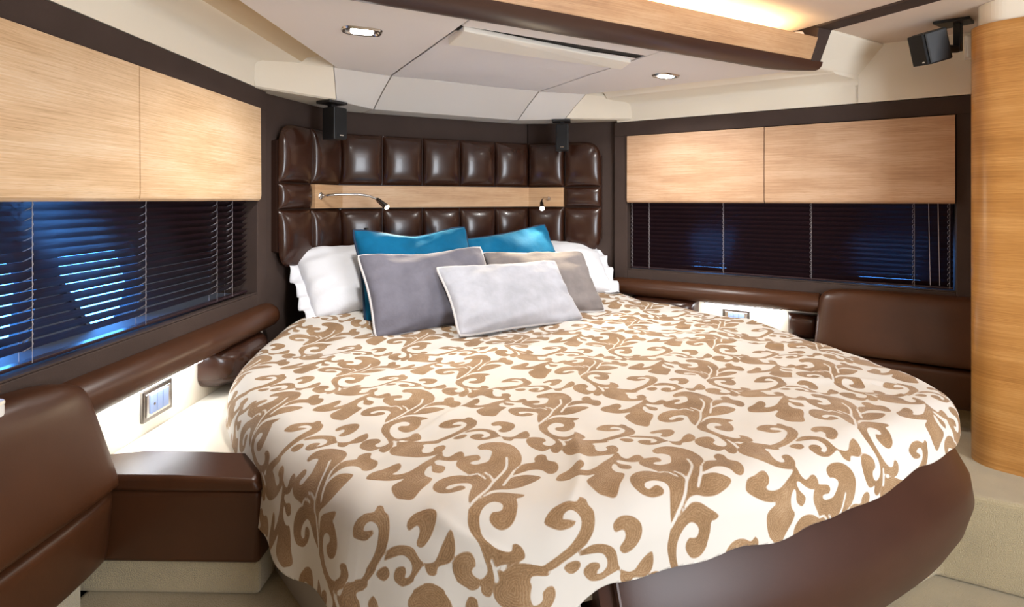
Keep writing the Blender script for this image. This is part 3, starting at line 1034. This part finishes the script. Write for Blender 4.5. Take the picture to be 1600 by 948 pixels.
# ------------------------------------------------------------------ island bed
BED = [(0.0, 0.706), (0.30, 0.703), (0.52, 0.715), (0.66, 0.745), (0.765, 0.800), (0.835, 0.890), (0.90, 1.03), (0.965, 1.20), (1.03, 1.40),
       (1.062, 1.60), (1.068, 1.80), (1.045, 1.98), (0.985, 2.14), (0.90, 2.30), (0.80, 2.45), (0.68, 2.60), (0.50, 2.72), (0.25, 2.76)]
PORT = [(-0.25, 2.76), (-0.50, 2.72), (-0.68, 2.60), (-0.80, 2.45), (-0.90, 2.30), (-0.985, 2.14), (-1.035, 1.98), (-1.045, 1.80), (-1.020, 1.60),
        (-0.975, 1.40), (-0.925, 1.20), (-0.87, 1.05), (-0.80, 0.945), (-0.72, 0.868), (-0.61, 0.805), (-0.46, 0.762), (-0.25, 0.725)]
BED = BED + [(0.0, 2.77)] + PORT
OUT = smooth_line(BED, True, 6)                 # counter-clockwise from the foot
TOPZ = -0.540


def offset(o, d):
    t = np.roll(o, -1, 0) - np.roll(o, 1, 0)
    t /= np.linalg.norm(t, axis=1)[:, None]
    n = np.stack([t[:, 1], -t[:, 0]], 1)
    return o + n * d, n


bed = empty('island_bed', (0, 1.6, -1.2), 'island bed with a bulging brown leather footboard at the lower right and a taupe base', 'bed')
INN, _ = offset(OUT, -0.06)
rings = [[(*p, z) for p in offset(OUT, d)[0][::2]] for d, z in ((-0.075, -0.74), (-0.050, -0.72), (-0.045, -0.62), (-0.06, -0.585), (-0.10, -0.572))]
obj('mattress', MB().loft(rings), MATTRESS, bed, smooth=True, angle=50)
_, N = offset(OUT, 0)
# footboard: swelling leather panel from left of the middle of the foot round the starboard corner
n = len(OUT)
idx = [i for i in range(n) if (-0.50 <= OUT[i][0] and OUT[i][1] < 1.0)]
idx = sorted(idx, key=lambda i: OUT[i][0] if OUT[i][0] < 0.70 else 0.70 + OUT[i][1])
FB = [(-0.075, -0.610), (-0.050, -0.622), (-0.026, -0.652), (-0.004, -0.695), (0.022, -0.745), (0.030, -0.800), (0.014, -0.860), (-0.018, -0.925), (-0.065, -0.990), (-0.125, -1.050), (-0.19, -1.095), (-0.25, -1.10), (-0.25, -0.70)]
rings = []
for k, i in enumerate(idx):
    sc = 1.0 if k > 2 else (0.72, 0.90, 0.97)[k]
    rings.append([(*(OUT[i] + N[i] * (d if d < -0.1 else d - 0.05 * (1 - sc))), -0.80 + (z + 0.80) * (0.92 + 0.08 * sc)) for d, z in FB])
obj('footboard', MB().loft(rings), plain('footboard_leather', (0.046, 0.015, 0.008), 0.42, 0, 260, 0.14, 0.0006, 0.1, coat=0.0, spec=0.38), bed, smooth=True, angle=60)
i0 = idx[1]
obj('footboard_piping', MB().tube([(*(OUT[i0] + N[i0] * (d + 0.004)), z) for d, z in FB[1:11]], 0.004, 6), LEATHER, bed, smooth=True)
# taupe base round the rest of the bed
port = [i for i in range(n) if i not in idx]
seq = sorted([i for i in port if OUT[i][0] < 0.0], key=lambda i: i)
rings = [[(*(OUT[i] + N[i] * d), z) for d, z in ((-0.052, -0.70), (-0.035, -0.72), (-0.05, -0.916), (-0.20, -0.916), (-0.20, -0.70))] for i in seq]
obj('base_panel', MB().loft(rings), BASE_VINYL, bed, smooth=True, angle=50)
core = [tuple(p) for p in offset(OUT, -0.27)[0][::3]]
obj('plinth', MB().prism(core, -0.917, -0.745), DARK_GAP, bed)
obj('foot_plinth', MB().box(-0.40, 0.40, 0.885, 0.928, -1.199, -0.918), DARK_GAP, bed)

# ------------------------------------------------------------------ duvet
MOTIF_SHAPES = [[(-714,-318),(-655,-129),(-528,81),(-429,221),(-431,330),(-527,396),(-661,432),(-811,423),(-879,362),(-832,309),(-724,338),(-622,347),(-550,285),(-545,209),(-609,147),(-735,134),(-892,157),(-1041,260),(-1104,410),(-1097,527),(-1015,655),(-829,759),(-621,779),(-440,725),(-304,621),(-401,942),(-395,1095),(-301,1217),(-157,1270),(-8,1238),(130,1176),(155,1063),(83,984),(-26,1013),(-112,1001),(-45,909),(101,877),(225,880),(354,1016),(421,1131),(327,1241),(232,1279),(214,1394),(295,1477),(480,1506),(719,1457),(891,1333),(994,1137),(991,888),(917,687),(789,523),(642,432),(576,401),(733,496),(895,535),(1087,497),(1134,602),(1245,692),(1368,700),(1436,591),(1375,444),(1402,370),(1474,274),(1446,117),(1331,-16),(1187,-65),(1089,3),(1076,119),(994,218),(828,267),(653,251),(482,235),(334,208),(224,123),(380,195),(515,196),(686,164),(843,54),(922,-67),(800,-158),(609,-208),(394,-217),(169,-156),(10,-71),(-164,-65),(-398,-197),(-588,-298)],[(-714,-314),(-544,-251),(-342,-177),(-142,-120),(29,-178),(164,-307),(279,-423),(331,-512),(214,-541),(132,-529),(80,-671),(-56,-855),(-189,-946),(-325,-970),(-437,-925),(-510,-815),(-513,-688),(-408,-592),(-314,-617),(-235,-625),(-176,-556),(-202,-464),(-303,-401),(-468,-445),(-622,-576),(-707,-776),(-715,-970),(-661,-1145),(-555,-1265),(-439,-1306),(-361,-1265),(-339,-1196),(-252,-1194),(-173,-1279),(-161,-1411),(-226,-1514),(-343,-1544),(-489,-1518),(-622,-1447),(-709,-1424),(-761,-1408),(-780,-1293),(-825,-1496),(-886,-1630),(-973,-1719),(-1096,-1783),(-1175,-1749),(-1211,-1665),(-1188,-1591),(-1165,-1544),(-1265,-1559),(-1364,-1526),(-1434,-1402),(-1488,-1249),(-1492,-1120),(-1448,-985),(-1346,-882),(-1214,-864),(-1093,-923),(-1015,-1008),(-1008,-1123),(-1061,-1214),(-1121,-1217),(-1167,-1266),(-1154,-1364),(-1088,-1441),(-999,-1429),(-927,-1376),(-896,-1278),(-880,-1092),(-896,-900),(-896,-675),(-848,-518)],[(2063,882),(2130,793),(2321,791),(2645,653),(2810,565),(2868,467),(2906,367),(2789,364),(2566,456),(2508,422),(2509,345),(2423,220),(2393,95),(2487,33),(2605,62),(2639,168),(2770,213),(2887,176),(2889,35),(2785,-95),(2604,-162),(2429,-146),(2187,-58),(1953,125),(1804,305),(1771,474),(1823,601),(1964,718)],[(3112,1151),(3334,1261),(3601,1236),(3779,1141),(3884,1204),(3977,1115),(3960,1006),(3994,872),(3894,661),(3736,526),(3536,455),(3305,425),(3055,408),(2808,433),(2592,581),(2810,565),(3019,577),(3315,607),(3537,689),(3666,782),(3706,895),(3645,1019),(3531,1056),(3431,1019),(3498,968),(3630,868),(3522,822),(3317,872),(3176,1005)],[(3484,434),(3743,451),(3998,336),(4136,171),(4128,-67),(4203,-175),(4367,-228),(4595,-108),(4809,-80),(4755,-332),(4560,-431),(4341,-362),(4219,-448),(4078,-340),(4102,-168),(3946,-185),(3713,-211),(3517,-126),(3444,42),(3491,137),(3633,162),(3775,87),(3773,-13),(3681,-57),(3759,-86),(3880,-37),(3923,76),(3855,215),(3623,311),(3467,373)],[(3157,368),(3329,371),(3463,286),(3432,168),(3280,149),(3183,234)],[(4206,569),(4399,619),(4614,527),(4727,368),(4646,188),(4446,77),(4258,71),(4195,196),(4343,297),(4350,404),(4191,430)],[(1124,-256),(1276,-142),(1506,-114),(1722,-64),(1841,-91),(1833,-227),(1715,-341),(1605,-381),(1763,-440),(1976,-429),(2255,-321),(2511,-217),(2673,-108),(2746,-147),(2701,-290),(2744,-395),(2838,-390),(2965,-347),(3085,-383),(3076,-543),(2963,-618),(2788,-615),(2635,-523),(2545,-423),(2465,-433),(2459,-559),(2548,-657),(2581,-751),(2460,-883),(2353,-851),(2280,-740),(2341,-548),(2273,-562),(2165,-678),(2145,-836),(2223,-972),(2105,-1115),(1918,-1236),(1736,-1391),(1630,-1397),(1530,-1303),(1440,-1193),(1417,-991),(1449,-812),(1540,-724),(1747,-658),(1613,-625),(1401,-558),(1175,-438),(1085,-344)]]
MOTIF_VEINS = [[(622,814),(489,569),(341,428),(141,295),(-11,197),(-196,24),(-484,-174),(-704,-323)],[(3,553),(47,424),(39,247)],[(576,401),(359,206),(143,40)],[(-779,-1288),(-785,-1474),(-831,-1618)],[(-304,621),(-139,586),(-76,385)]]

V1 = np.array([0.3186, -0.1827])
V2 = np.array([0.2792, 0.2296])
P0 = np.array([-0.6099, 0.9341])


def seg_dist(P, A, B):
    d = np.full(len(P), 9.0)
    for a, b in zip(A, B):
        ab = b - a
        t = np.clip(((P - a) @ ab) / (ab @ ab + 1e-12), 0, 1)
        q = P - a - t[:, None] * ab
        d = np.minimum(d, q[:, 0] ** 2 + q[:, 1] ** 2)
    return np.sqrt(d)


def inside(P, poly):
    w = np.zeros(len(P), bool)
    for a, b in zip(poly, np.roll(poly, -1, 0)):
        if a[1] == b[1]:
            continue
        w ^= ((a[1] > P[:, 1]) != (b[1] > P[:, 1])) & (P[:, 0] < a[0] + (P[:, 1] - a[1]) * (b[0] - a[0]) / (b[1] - a[1]))
    return w


def motif_field(res):
    """distance to the outline of the scroll motif over one repeat of the cloth (positive inside)"""
    g = np.arange(res) / res
    U, Vv = np.meshgrid(g, g, indexing='ij')
    P = U.ravel()[:, None] * V1 + Vv.ravel()[:, None] * V2
    M = np.linalg.inv(np.array([V1, V2]).T)
    S = np.full(res * res, -0.03)
    for e, closed in [(e, True) for e in MOTIF_SHAPES] + [(e, False) for e in MOTIF_VEINS]:
        q = smooth_line(np.array(e) * 1e-4, closed, 3)
        ij = q @ M.T
        lo = np.floor(ij.min(0) - 0.06).astype(int)
        hi = np.floor(ij.max(0) + 0.06).astype(int)
        for i in range(lo[0], hi[0] + 1):
            for j in range(lo[1], hi[1] + 1):
                qq = q - i * V1 - j * V2
                m = np.all((P > qq.min(0) - 0.02) & (P < qq.max(0) + 0.02), axis=1)
                if not m.any():
                    continue
                if closed:
                    d = seg_dist(P[m], qq, np.roll(qq, -1, 0))
                    S[m] = np.maximum(S[m], np.where(inside(P[m], qq), d, -d))
                else:
                    S[m] = np.minimum(S[m], seg_dist(P[m], qq[:-1], qq[1:]) - 0.0016)
    return S.reshape(res, res)


def sample(fld, xy):
    res = fld.shape[0]
    M = np.linalg.inv(np.array([V1, V2]).T)
    uv = ((xy - P0) @ M.T) % 1.0 * res
    i0 = np.floor(uv).astype(int)
    f = uv - i0
    i0 %= res
    i1 = (i0 + 1) % res
    return (fld[i0[:, 0], i0[:, 1]] * (1 - f[:, 0]) * (1 - f[:, 1]) + fld[i1[:, 0], i0[:, 1]] * f[:, 0] * (1 - f[:, 1])
            + fld[i0[:, 0], i1[:, 1]] * (1 - f[:, 0]) * f[:, 1] + fld[i1[:, 0], i1[:, 1]] * f[:, 0] * f[:, 1])


def smoothstep(x, a, b):
    t = np.clip((x - a) / (b - a), 0, 1)
    return t * t * (3 - 2 * t)


def ripple(xy, waves):
    out = np.zeros(len(xy))
    for ang, wl, amp, ph in waves:
        out += amp * np.sin((xy[:, 0] * math.cos(ang) + xy[:, 1] * math.sin(ang)) * 2 * math.pi / wl + ph)
    return out


STEP = 0.0045
gx = np.arange(-1.36, 1.36, STEP)
gy = np.arange(0.40, 2.76, STEP)
GX, GY = np.meshgrid(gx, gy, indexing='ij')
P = np.stack([GX.ravel(), GY.ravel()], 1)
ob = np.roll(OUT, -1, 0)
best = np.full(len(P), 9.0)
near = np.zeros((len(P), 2))
for a, b in zip(OUT, ob):
    ab = b - a
    t = np.clip(((P - a) @ ab) / (ab @ ab), 0, 1)
    c = a + t[:, None] * ab
    d2 = ((P - c) ** 2).sum(1)
    k = d2 < best
    best = np.where(k, d2, best)
    near[k] = c[k]
ins = inside(P, OUT)
dist = np.sqrt(best) * np.where(ins, -1, 1)     # cloth distance beyond the bed edge
dirn = (P - near) * np.where(ins, -1, 1)[:, None]
ln = np.linalg.norm(dirn, axis=1)
dirn = dirn / np.maximum(ln, 1e-6)[:, None]
# how far the cloth hangs: short over the footboard, long on the port side
arc = np.arctan2(near[:, 1] - 1.5, near[:, 0])
stbd = smoothstep(near[:, 0], 0.0, 0.78)
port_ = smoothstep(-near[:, 0], 0.47, 0.64)
hang = 0.090 - 0.032 * stbd + port_ * 0.094 + 0.0035 * np.sin(arc * 17) + 0.002 * np.sin(arc * 29 + 1)
hang = np.where(near[:, 1] > 2.2, 0.10, hang)
over = dist - hang
keep_v = over < STEP * 1.45
snap = (over > 0) & keep_v
Pf = P.copy()
Pf[snap] -= dirn[snap] * over[snap][:, None]
df = np.where(snap, hang, dist)
# drape
RAD = 0.075
t = df + RAD
base = Pf - dirn * np.clip(t, 0, None)[:, None]
ang = np.clip(t / RAD, 0, math.pi / 2)
tail = np.clip(t - RAD * math.pi / 2, 0, None)
flare = 0.10 + 0.02 * port_
out_d = np.where(t > 0, RAD * np.sin(ang) + tail * flare, 0)
drop = np.where(t > 0, RAD * (1 - np.cos(ang)) + tail * np.sqrt(1 - flare ** 2), 0)
folds = (0.010 * np.sin(arc * 19 + 0.6) + 0.006 * np.sin(arc * 33 + 2.0)) * smoothstep(t, 0.08, 0.30) * (0.35 + 0.65 * port_)
out_d = out_d + folds * (tail > 0)
XY = np.where((t > 0)[:, None], base + dirn * out_d[:, None], Pf)
waves = [(0.5, 0.53, 0.004, 0.3), (1.9, 0.41, 0.0035, 1.1), (2.6, 0.27, 0.003, 2.0), (1.2, 0.19, 0.0019, 0.5), (0.1, 0.15, 0.0014, 1.7), (2.2, 0.095, 0.0008, 0.4), (0.8, 0.07, 0.0004, 0.9)]
Zt = TOPZ + 0.055 * smoothstep(P[:, 1], 2.0, 2.5) + 0.012 * np.cos(np.clip(P[:, 0] / 1.05, -1, 1) * math.pi / 2) + ripple(P, waves)
# a few long soft creases running to the corners
for (ax, ay, bx, by, amp, wd) in ((-0.85, 1.15, -0.25, 1.45, 0.006, 0.018), (0.72, 0.86, 0.30, 1.15, 0.006, 0.016), (-0.55, 0.80, -0.30, 1.10, 0.005, 0.013),
                                  (0.95, 1.2, 0.45, 1.55, 0.005, 0.016), (-0.75, 0.95, -0.62, 0.72, 0.007, 0.014), (0.55, 0.76, 0.62, 1.0, 0.004, 0.013)):
    A, B = np.array((ax, ay)), np.array((bx, by))
    u = (B - A) / np.linalg.norm(B - A)
    al = (P - A) @ u / np.linalg.norm(B - A)
    pd = (P - A) @ np.array((-u[1], u[0])) + 0.015 * np.sin(al * 5)
    Zt = Zt + amp * 1.5 * np.exp(-(pd / wd) ** 2) * np.clip(4 * al * (1 - al), 0, 1)
ZZ = Zt - drop
ids = np.full(len(P), -1)
ok = np.nonzero(keep_v)[0]
ids[ok] = np.arange(len(ok))
G = ids.reshape(GX.shape)
q = np.stack([G[:-1, :-1], G[1:, :-1], G[1:, 1:], G[:-1, 1:]], -1).reshape(-1, 4)
q = q[(q >= 0).all(1)]
q = q[~snap[ok][q].all(1)]
used = np.zeros(len(ok), bool)
used[q.ravel()] = True
remap = np.cumsum(used) - 1
q = remap[q]
co = np.stack([XY[ok, 0], XY[ok, 1], ZZ[ok]], 1)[used]
flat = Pf[ok][used]
org = np.array((0.0, 1.5, co[:, 2].min()))
# turned-in hem: the rim of the sheet folded a little under
e_all = np.sort(np.concatenate([q[:, [0, 1]], q[:, [1, 2]], q[:, [2, 3]], q[:, [3, 0]]]), axis=1)
e_dir = np.concatenate([q[:, [0, 1]], q[:, [1, 2]], q[:, [2, 3]], q[:, [3, 0]]])
_, first_i, cnt = np.unique(e_all[:, 0].astype(np.int64) * len(co) + e_all[:, 1], return_index=True, return_counts=True)
rim_e = e_dir[first_i[cnt == 1]]
rim_v = np.unique(rim_e)
back = np.full(len(co), -1)
back[rim_v] = len(co) + np.arange(len(rim_v))
inward = dirn[ok][used][rim_v]
extra = co[rim_v] - np.concatenate([inward * 0.012, np.full((len(rim_v), 1), -0.002)], 1)
q = np.concatenate([q, np.stack([rim_e[:, 1], rim_e[:, 0], back[rim_e[:, 0]], back[rim_e[:, 1]]], 1)])
flat = np.concatenate([flat, flat[rim_v]])
co = np.concatenate([co, extra])
me = bpy.data.meshes.new('duvet')
me.vertices.add(len(co))
me.vertices.foreach_set('co', (co - org).ravel())
me.loops.add(q.size)
me.loops.foreach_set('vertex_index', q.ravel().astype(np.int32))
me.polygons.add(len(q))
me.polygons.foreach_set('loop_start', np.arange(0, q.size, 4, dtype=np.int32))
me.polygons.foreach_set('use_smooth', np.ones(len(q), bool))
me.update(calc_edges=True)
fld = motif_field(300)
# the cloth was laid a touch short of its flat length where it turns over the edge
at_ = me.attributes.new('motif', 'FLOAT', 'POINT')
at_.data.foreach_set('value', (sample(fld, flat) - 0.0009).astype(np.float32))
me.materials.append(DUVET)
dv = bpy.data.objects.new('duvet', me)
COL.objects.link(dv)
dv.location = Vector(org) + Vector((0, 0, DATUM))
tag(dv, 'cream duvet with large tan embroidered scrolls spread over the island bed', 'duvet')

# ------------------------------------------------------------------ pillows and cushions


def cushion(name, label, group, w, h, th, mat, loc, yaw, lean, roll=0.0, pipe=None, pipe_r=0.0055, ruffle=None, sag=0.06, seed=0, cat='cushion', dimple=0.0):
    """soft pillow standing on its lower edge: local x across, z up, front at -y"""
    rg = np.random.default_rng(seed)
    nn = 44
    ph = rg.uniform(0, 6.28, 12)
    M = Matrix.Translation(Vector(loc) + Vector((0, 0, DATUM))) @ Matrix.Rotation(yaw, 4, 'Z') @ Matrix.Rotation(-lean, 4, 'X') @ Matrix.Rotation(roll, 4, 'Y')
    root = bpy.data.objects.new(name, None)
    root.empty_display_size = 0.05
    COL.objects.link(root)
    root.matrix_world = M
    tag(root, label, cat, group)

    def rim(u, v):
        # edges draw in between the corners, as on a stuffed cover
        x = w / 2 * u * (1 - sag * (1 - v * v) * abs(u))
        z = h / 2 * v * (1 - sag * 1.3 * (1 - u * u) * abs(v)) + h / 2
        cr = 0.011 * (abs(u) * abs(v)) ** 6          # corners blunt
        x -= math.copysign(cr, u)
        z -= math.copysign(cr, v)
        z += dimple * math.exp(-(u * 1.8) ** 2) * max(0, v)
        return x, z
    verts, faces = [], []
    for sgn in (-1, 1):
        for i in range(nn + 1):
            for j in range(nn + 1):
                a, b = -1 + 2 * i / nn, -1 + 2 * j / nn
                u, v = math.sin(a * math.pi / 2) * 0.55 + a * 0.45, math.sin(b * math.pi / 2) * 0.55 + b * 0.45
                x, z = rim(u, v)
                f = max(0, (1 - u ** 2)) * max(0, (1 - v ** 2))
                y = th / 2 * f ** 0.40 * (1.0 - 0.18 * v)
                e = (f ** 0.25) * (1 - f ** 0.8)
                y += e * 0.0065 * (math.sin(9 * u + 4 * v + ph[0]) + math.sin(13 * v - 5 * u + ph[1]) + 0.8 * math.sin(21 * u + ph[2]) * abs(v) ** 2 + 0.8 * math.sin(19 * v + ph[3]) * abs(u) ** 2)
                y += f ** 0.5 * 0.004 * (math.sin(4 * u + 6 * v + ph[4]) + math.sin(7 * u - 3 * v + ph[5]))
                verts.append((x, sgn * y, z))
    k = nn + 1
    for s in range(2):
        o0 = s * k * k
        for i in range(nn):
            for j in range(nn):
                f = (o0 + i * k + j, o0 + (i + 1) * k + j, o0 + (i + 1) * k + j + 1, o0 + i * k + j + 1)
                faces.append(f if s == 0 else f[::-1])

    def child(nm, vs, fs, mt, parent=root):
        m_ = bpy.data.meshes.new(nm)
        m_.from_pydata(vs, [], fs)
        bm = bmesh.new()
        bm.from_mesh(m_)
        bmesh.ops.remove_doubles(bm, verts=bm.verts, dist=0.0004)
        bmesh.ops.recalc_face_normals(bm, faces=bm.faces)
        bm.to_mesh(m_)
        bm.free()
        m_.materials.append(mt)
        m_.polygons.foreach_set('use_smooth', [True] * len(m_.polygons))
        c_ = bpy.data.objects.new(nm, m_)
        COL.objects.link(c_)
        c_.parent = parent
        return c_
    child('cover', verts, faces, mat)
    loop = []
    for i in range(60):
        t = i / 60 * 4
        s_, f = int(t), t - int(t)
        e = -1 + 2 * f
        u, v = ((e, -1), (1, e), (-e, 1), (-1, -e))[s_]
        loop.append(rim(u, v))
    if pipe:
        m_ = MB()
        rings = []
        for i, (x, z) in enumerate(loop):
            pv, nx_ = loop[i - 1], loop[(i + 1) % 60]
            tx, tz = nx_[0] - pv[0], nx_[1] - pv[1]
            L = math.hypot(tx, tz)
            ox, oz = tz / L, -tx / L
            rings.append([(x + ox * (pipe_r * math.cos(q_) + 0.001), pipe_r * math.sin(q_), z + oz * (pipe_r * math.cos(q_) + 0.001)) for q_ in np.linspace(0, 2 * math.pi, 6, endpoint=False)])
        m_.loft(rings + [rings[0]], cap=False)
        child('piping', m_.v, m_.f, pipe)
    if ruffle:
        m_ = MB()
        rings = []
        N_ = 240
        for i in range(N_):
            t = i / N_ * 4
            s_, f = int(t), t - int(t)
            e = -1 + 2 * f
            u, v = ((e, -1), (1, e), (-e, 1), (-1, -e))[s_]
            x, z = rim(u, v)
            ox, oz = u * abs(u) ** 3, v * abs(v) ** 3 * 0.5
            side_w = smoothstep(np.array([abs(u)]), 0.80, 1.0)[0] * (1.0 if u < 0 or seed == 2 else 0.3)
            L = math.hypot(ox, oz)
            ox, oz = ox / L, oz / L
            ring = []
            for g_ in range(5):
                gq = g_ / 4
                wv = math.sin(i * 0.50 + 1.2 * math.sin(i * 0.11)) * 0.016 * gq
                ring.append((x + ox * (ruffle * side_w * gq - 0.006) * (1 + 0.12 * math.sin(i * 0.31)), wv * side_w - 0.001, z + oz * (ruffle * side_w * gq - 0.006) * (1 + 0.12 * math.sin(i * 0.31))))
            for g_ in range(4, -1, -1):
                p_ = ring[g_]
                ring.append((p_[0], p_[1] + 0.002, p_[2]))
            rings.append(ring)
        m_.loft(rings + [rings[0]], cap=False)
        child('ruffle', m_.v, m_.f, mat)
    return root, child


D = math.radians
BZ = -0.515
cushion('pillow', 'white cotton pillow with a ruffled edge at the left end of the bed', 'white ruffled pillows', 0.60, 0.39, 0.17, WHITE_COTTON,
        (-0.430, 2.440, BZ + 0.03), D(12), D(48), 0, ruffle=0.050, sag=0.03, seed=1, cat='pillow')
cushion('pillow', 'white pillow with a ruffled edge mostly hidden behind the taupe cushion on the right', 'white ruffled pillows', 0.60, 0.40, 0.17, WHITE_COTTON,
        (0.480, 2.430, BZ + 0.03), D(-20), D(54), 0, ruffle=0.050, sag=0.03, seed=2, cat='pillow')
rt, ch = cushion('cushion', 'teal blue cushion with dark piping and a small black tag at its left corner', 'teal blue cushions', 0.56, 0.435, 0.15, BLUE_SATIN,
                 (-0.265, 2.300, BZ), D(4), D(26), D(0), pipe=PIPING_NAVY, sag=0.07, seed=3, dimple=-0.035)
m = MB().box(-0.222, -0.204, -0.004, 0.004, 0.398, 0.434)
ch('care_tag', m.v, m.f, BLACK)
cushion('cushion', 'teal blue cushion tilted behind the taupe cushion on the right', 'teal blue cushions', 0.56, 0.41, 0.15, BLUE_SATIN,
        (0.275, 2.360, BZ - 0.01), D(2), D(26), D(-8), pipe=PIPING_NAVY, sag=0.07, seed=4)
cushion('cushion', 'slate grey velvet cushion with pale piping in front of the left teal cushion', 'grey velvet cushions', 0.595, 0.385, 0.15, VELVET_GREY,
        (-0.250, 2.130, BZ - 0.016), D(4), D(36), D(-1), pipe=PIPING_PALE, sag=0.07, seed=5, dimple=-0.012)
cushion('cushion', 'taupe velvet cushion leaning at the right behind the silver one', 'grey velvet cushions', 0.56, 0.365, 0.14, VELVET_TAUPE,
        (0.285, 2.150, BZ - 0.012), D(-4), D(42), D(2), pipe=PIPING_PALE, sag=0.07, seed=6)
cushion('cushion', 'silver grey velvet lumbar cushion with pale piping in front of all the others', 'grey velvet cushions', 0.62, 0.335, 0.13, VELVET_SILVER,
        (0.045, 1.985, BZ - 0.014), D(5), D(42), D(1), pipe=PIPING_PALE, sag=0.07, seed=7)
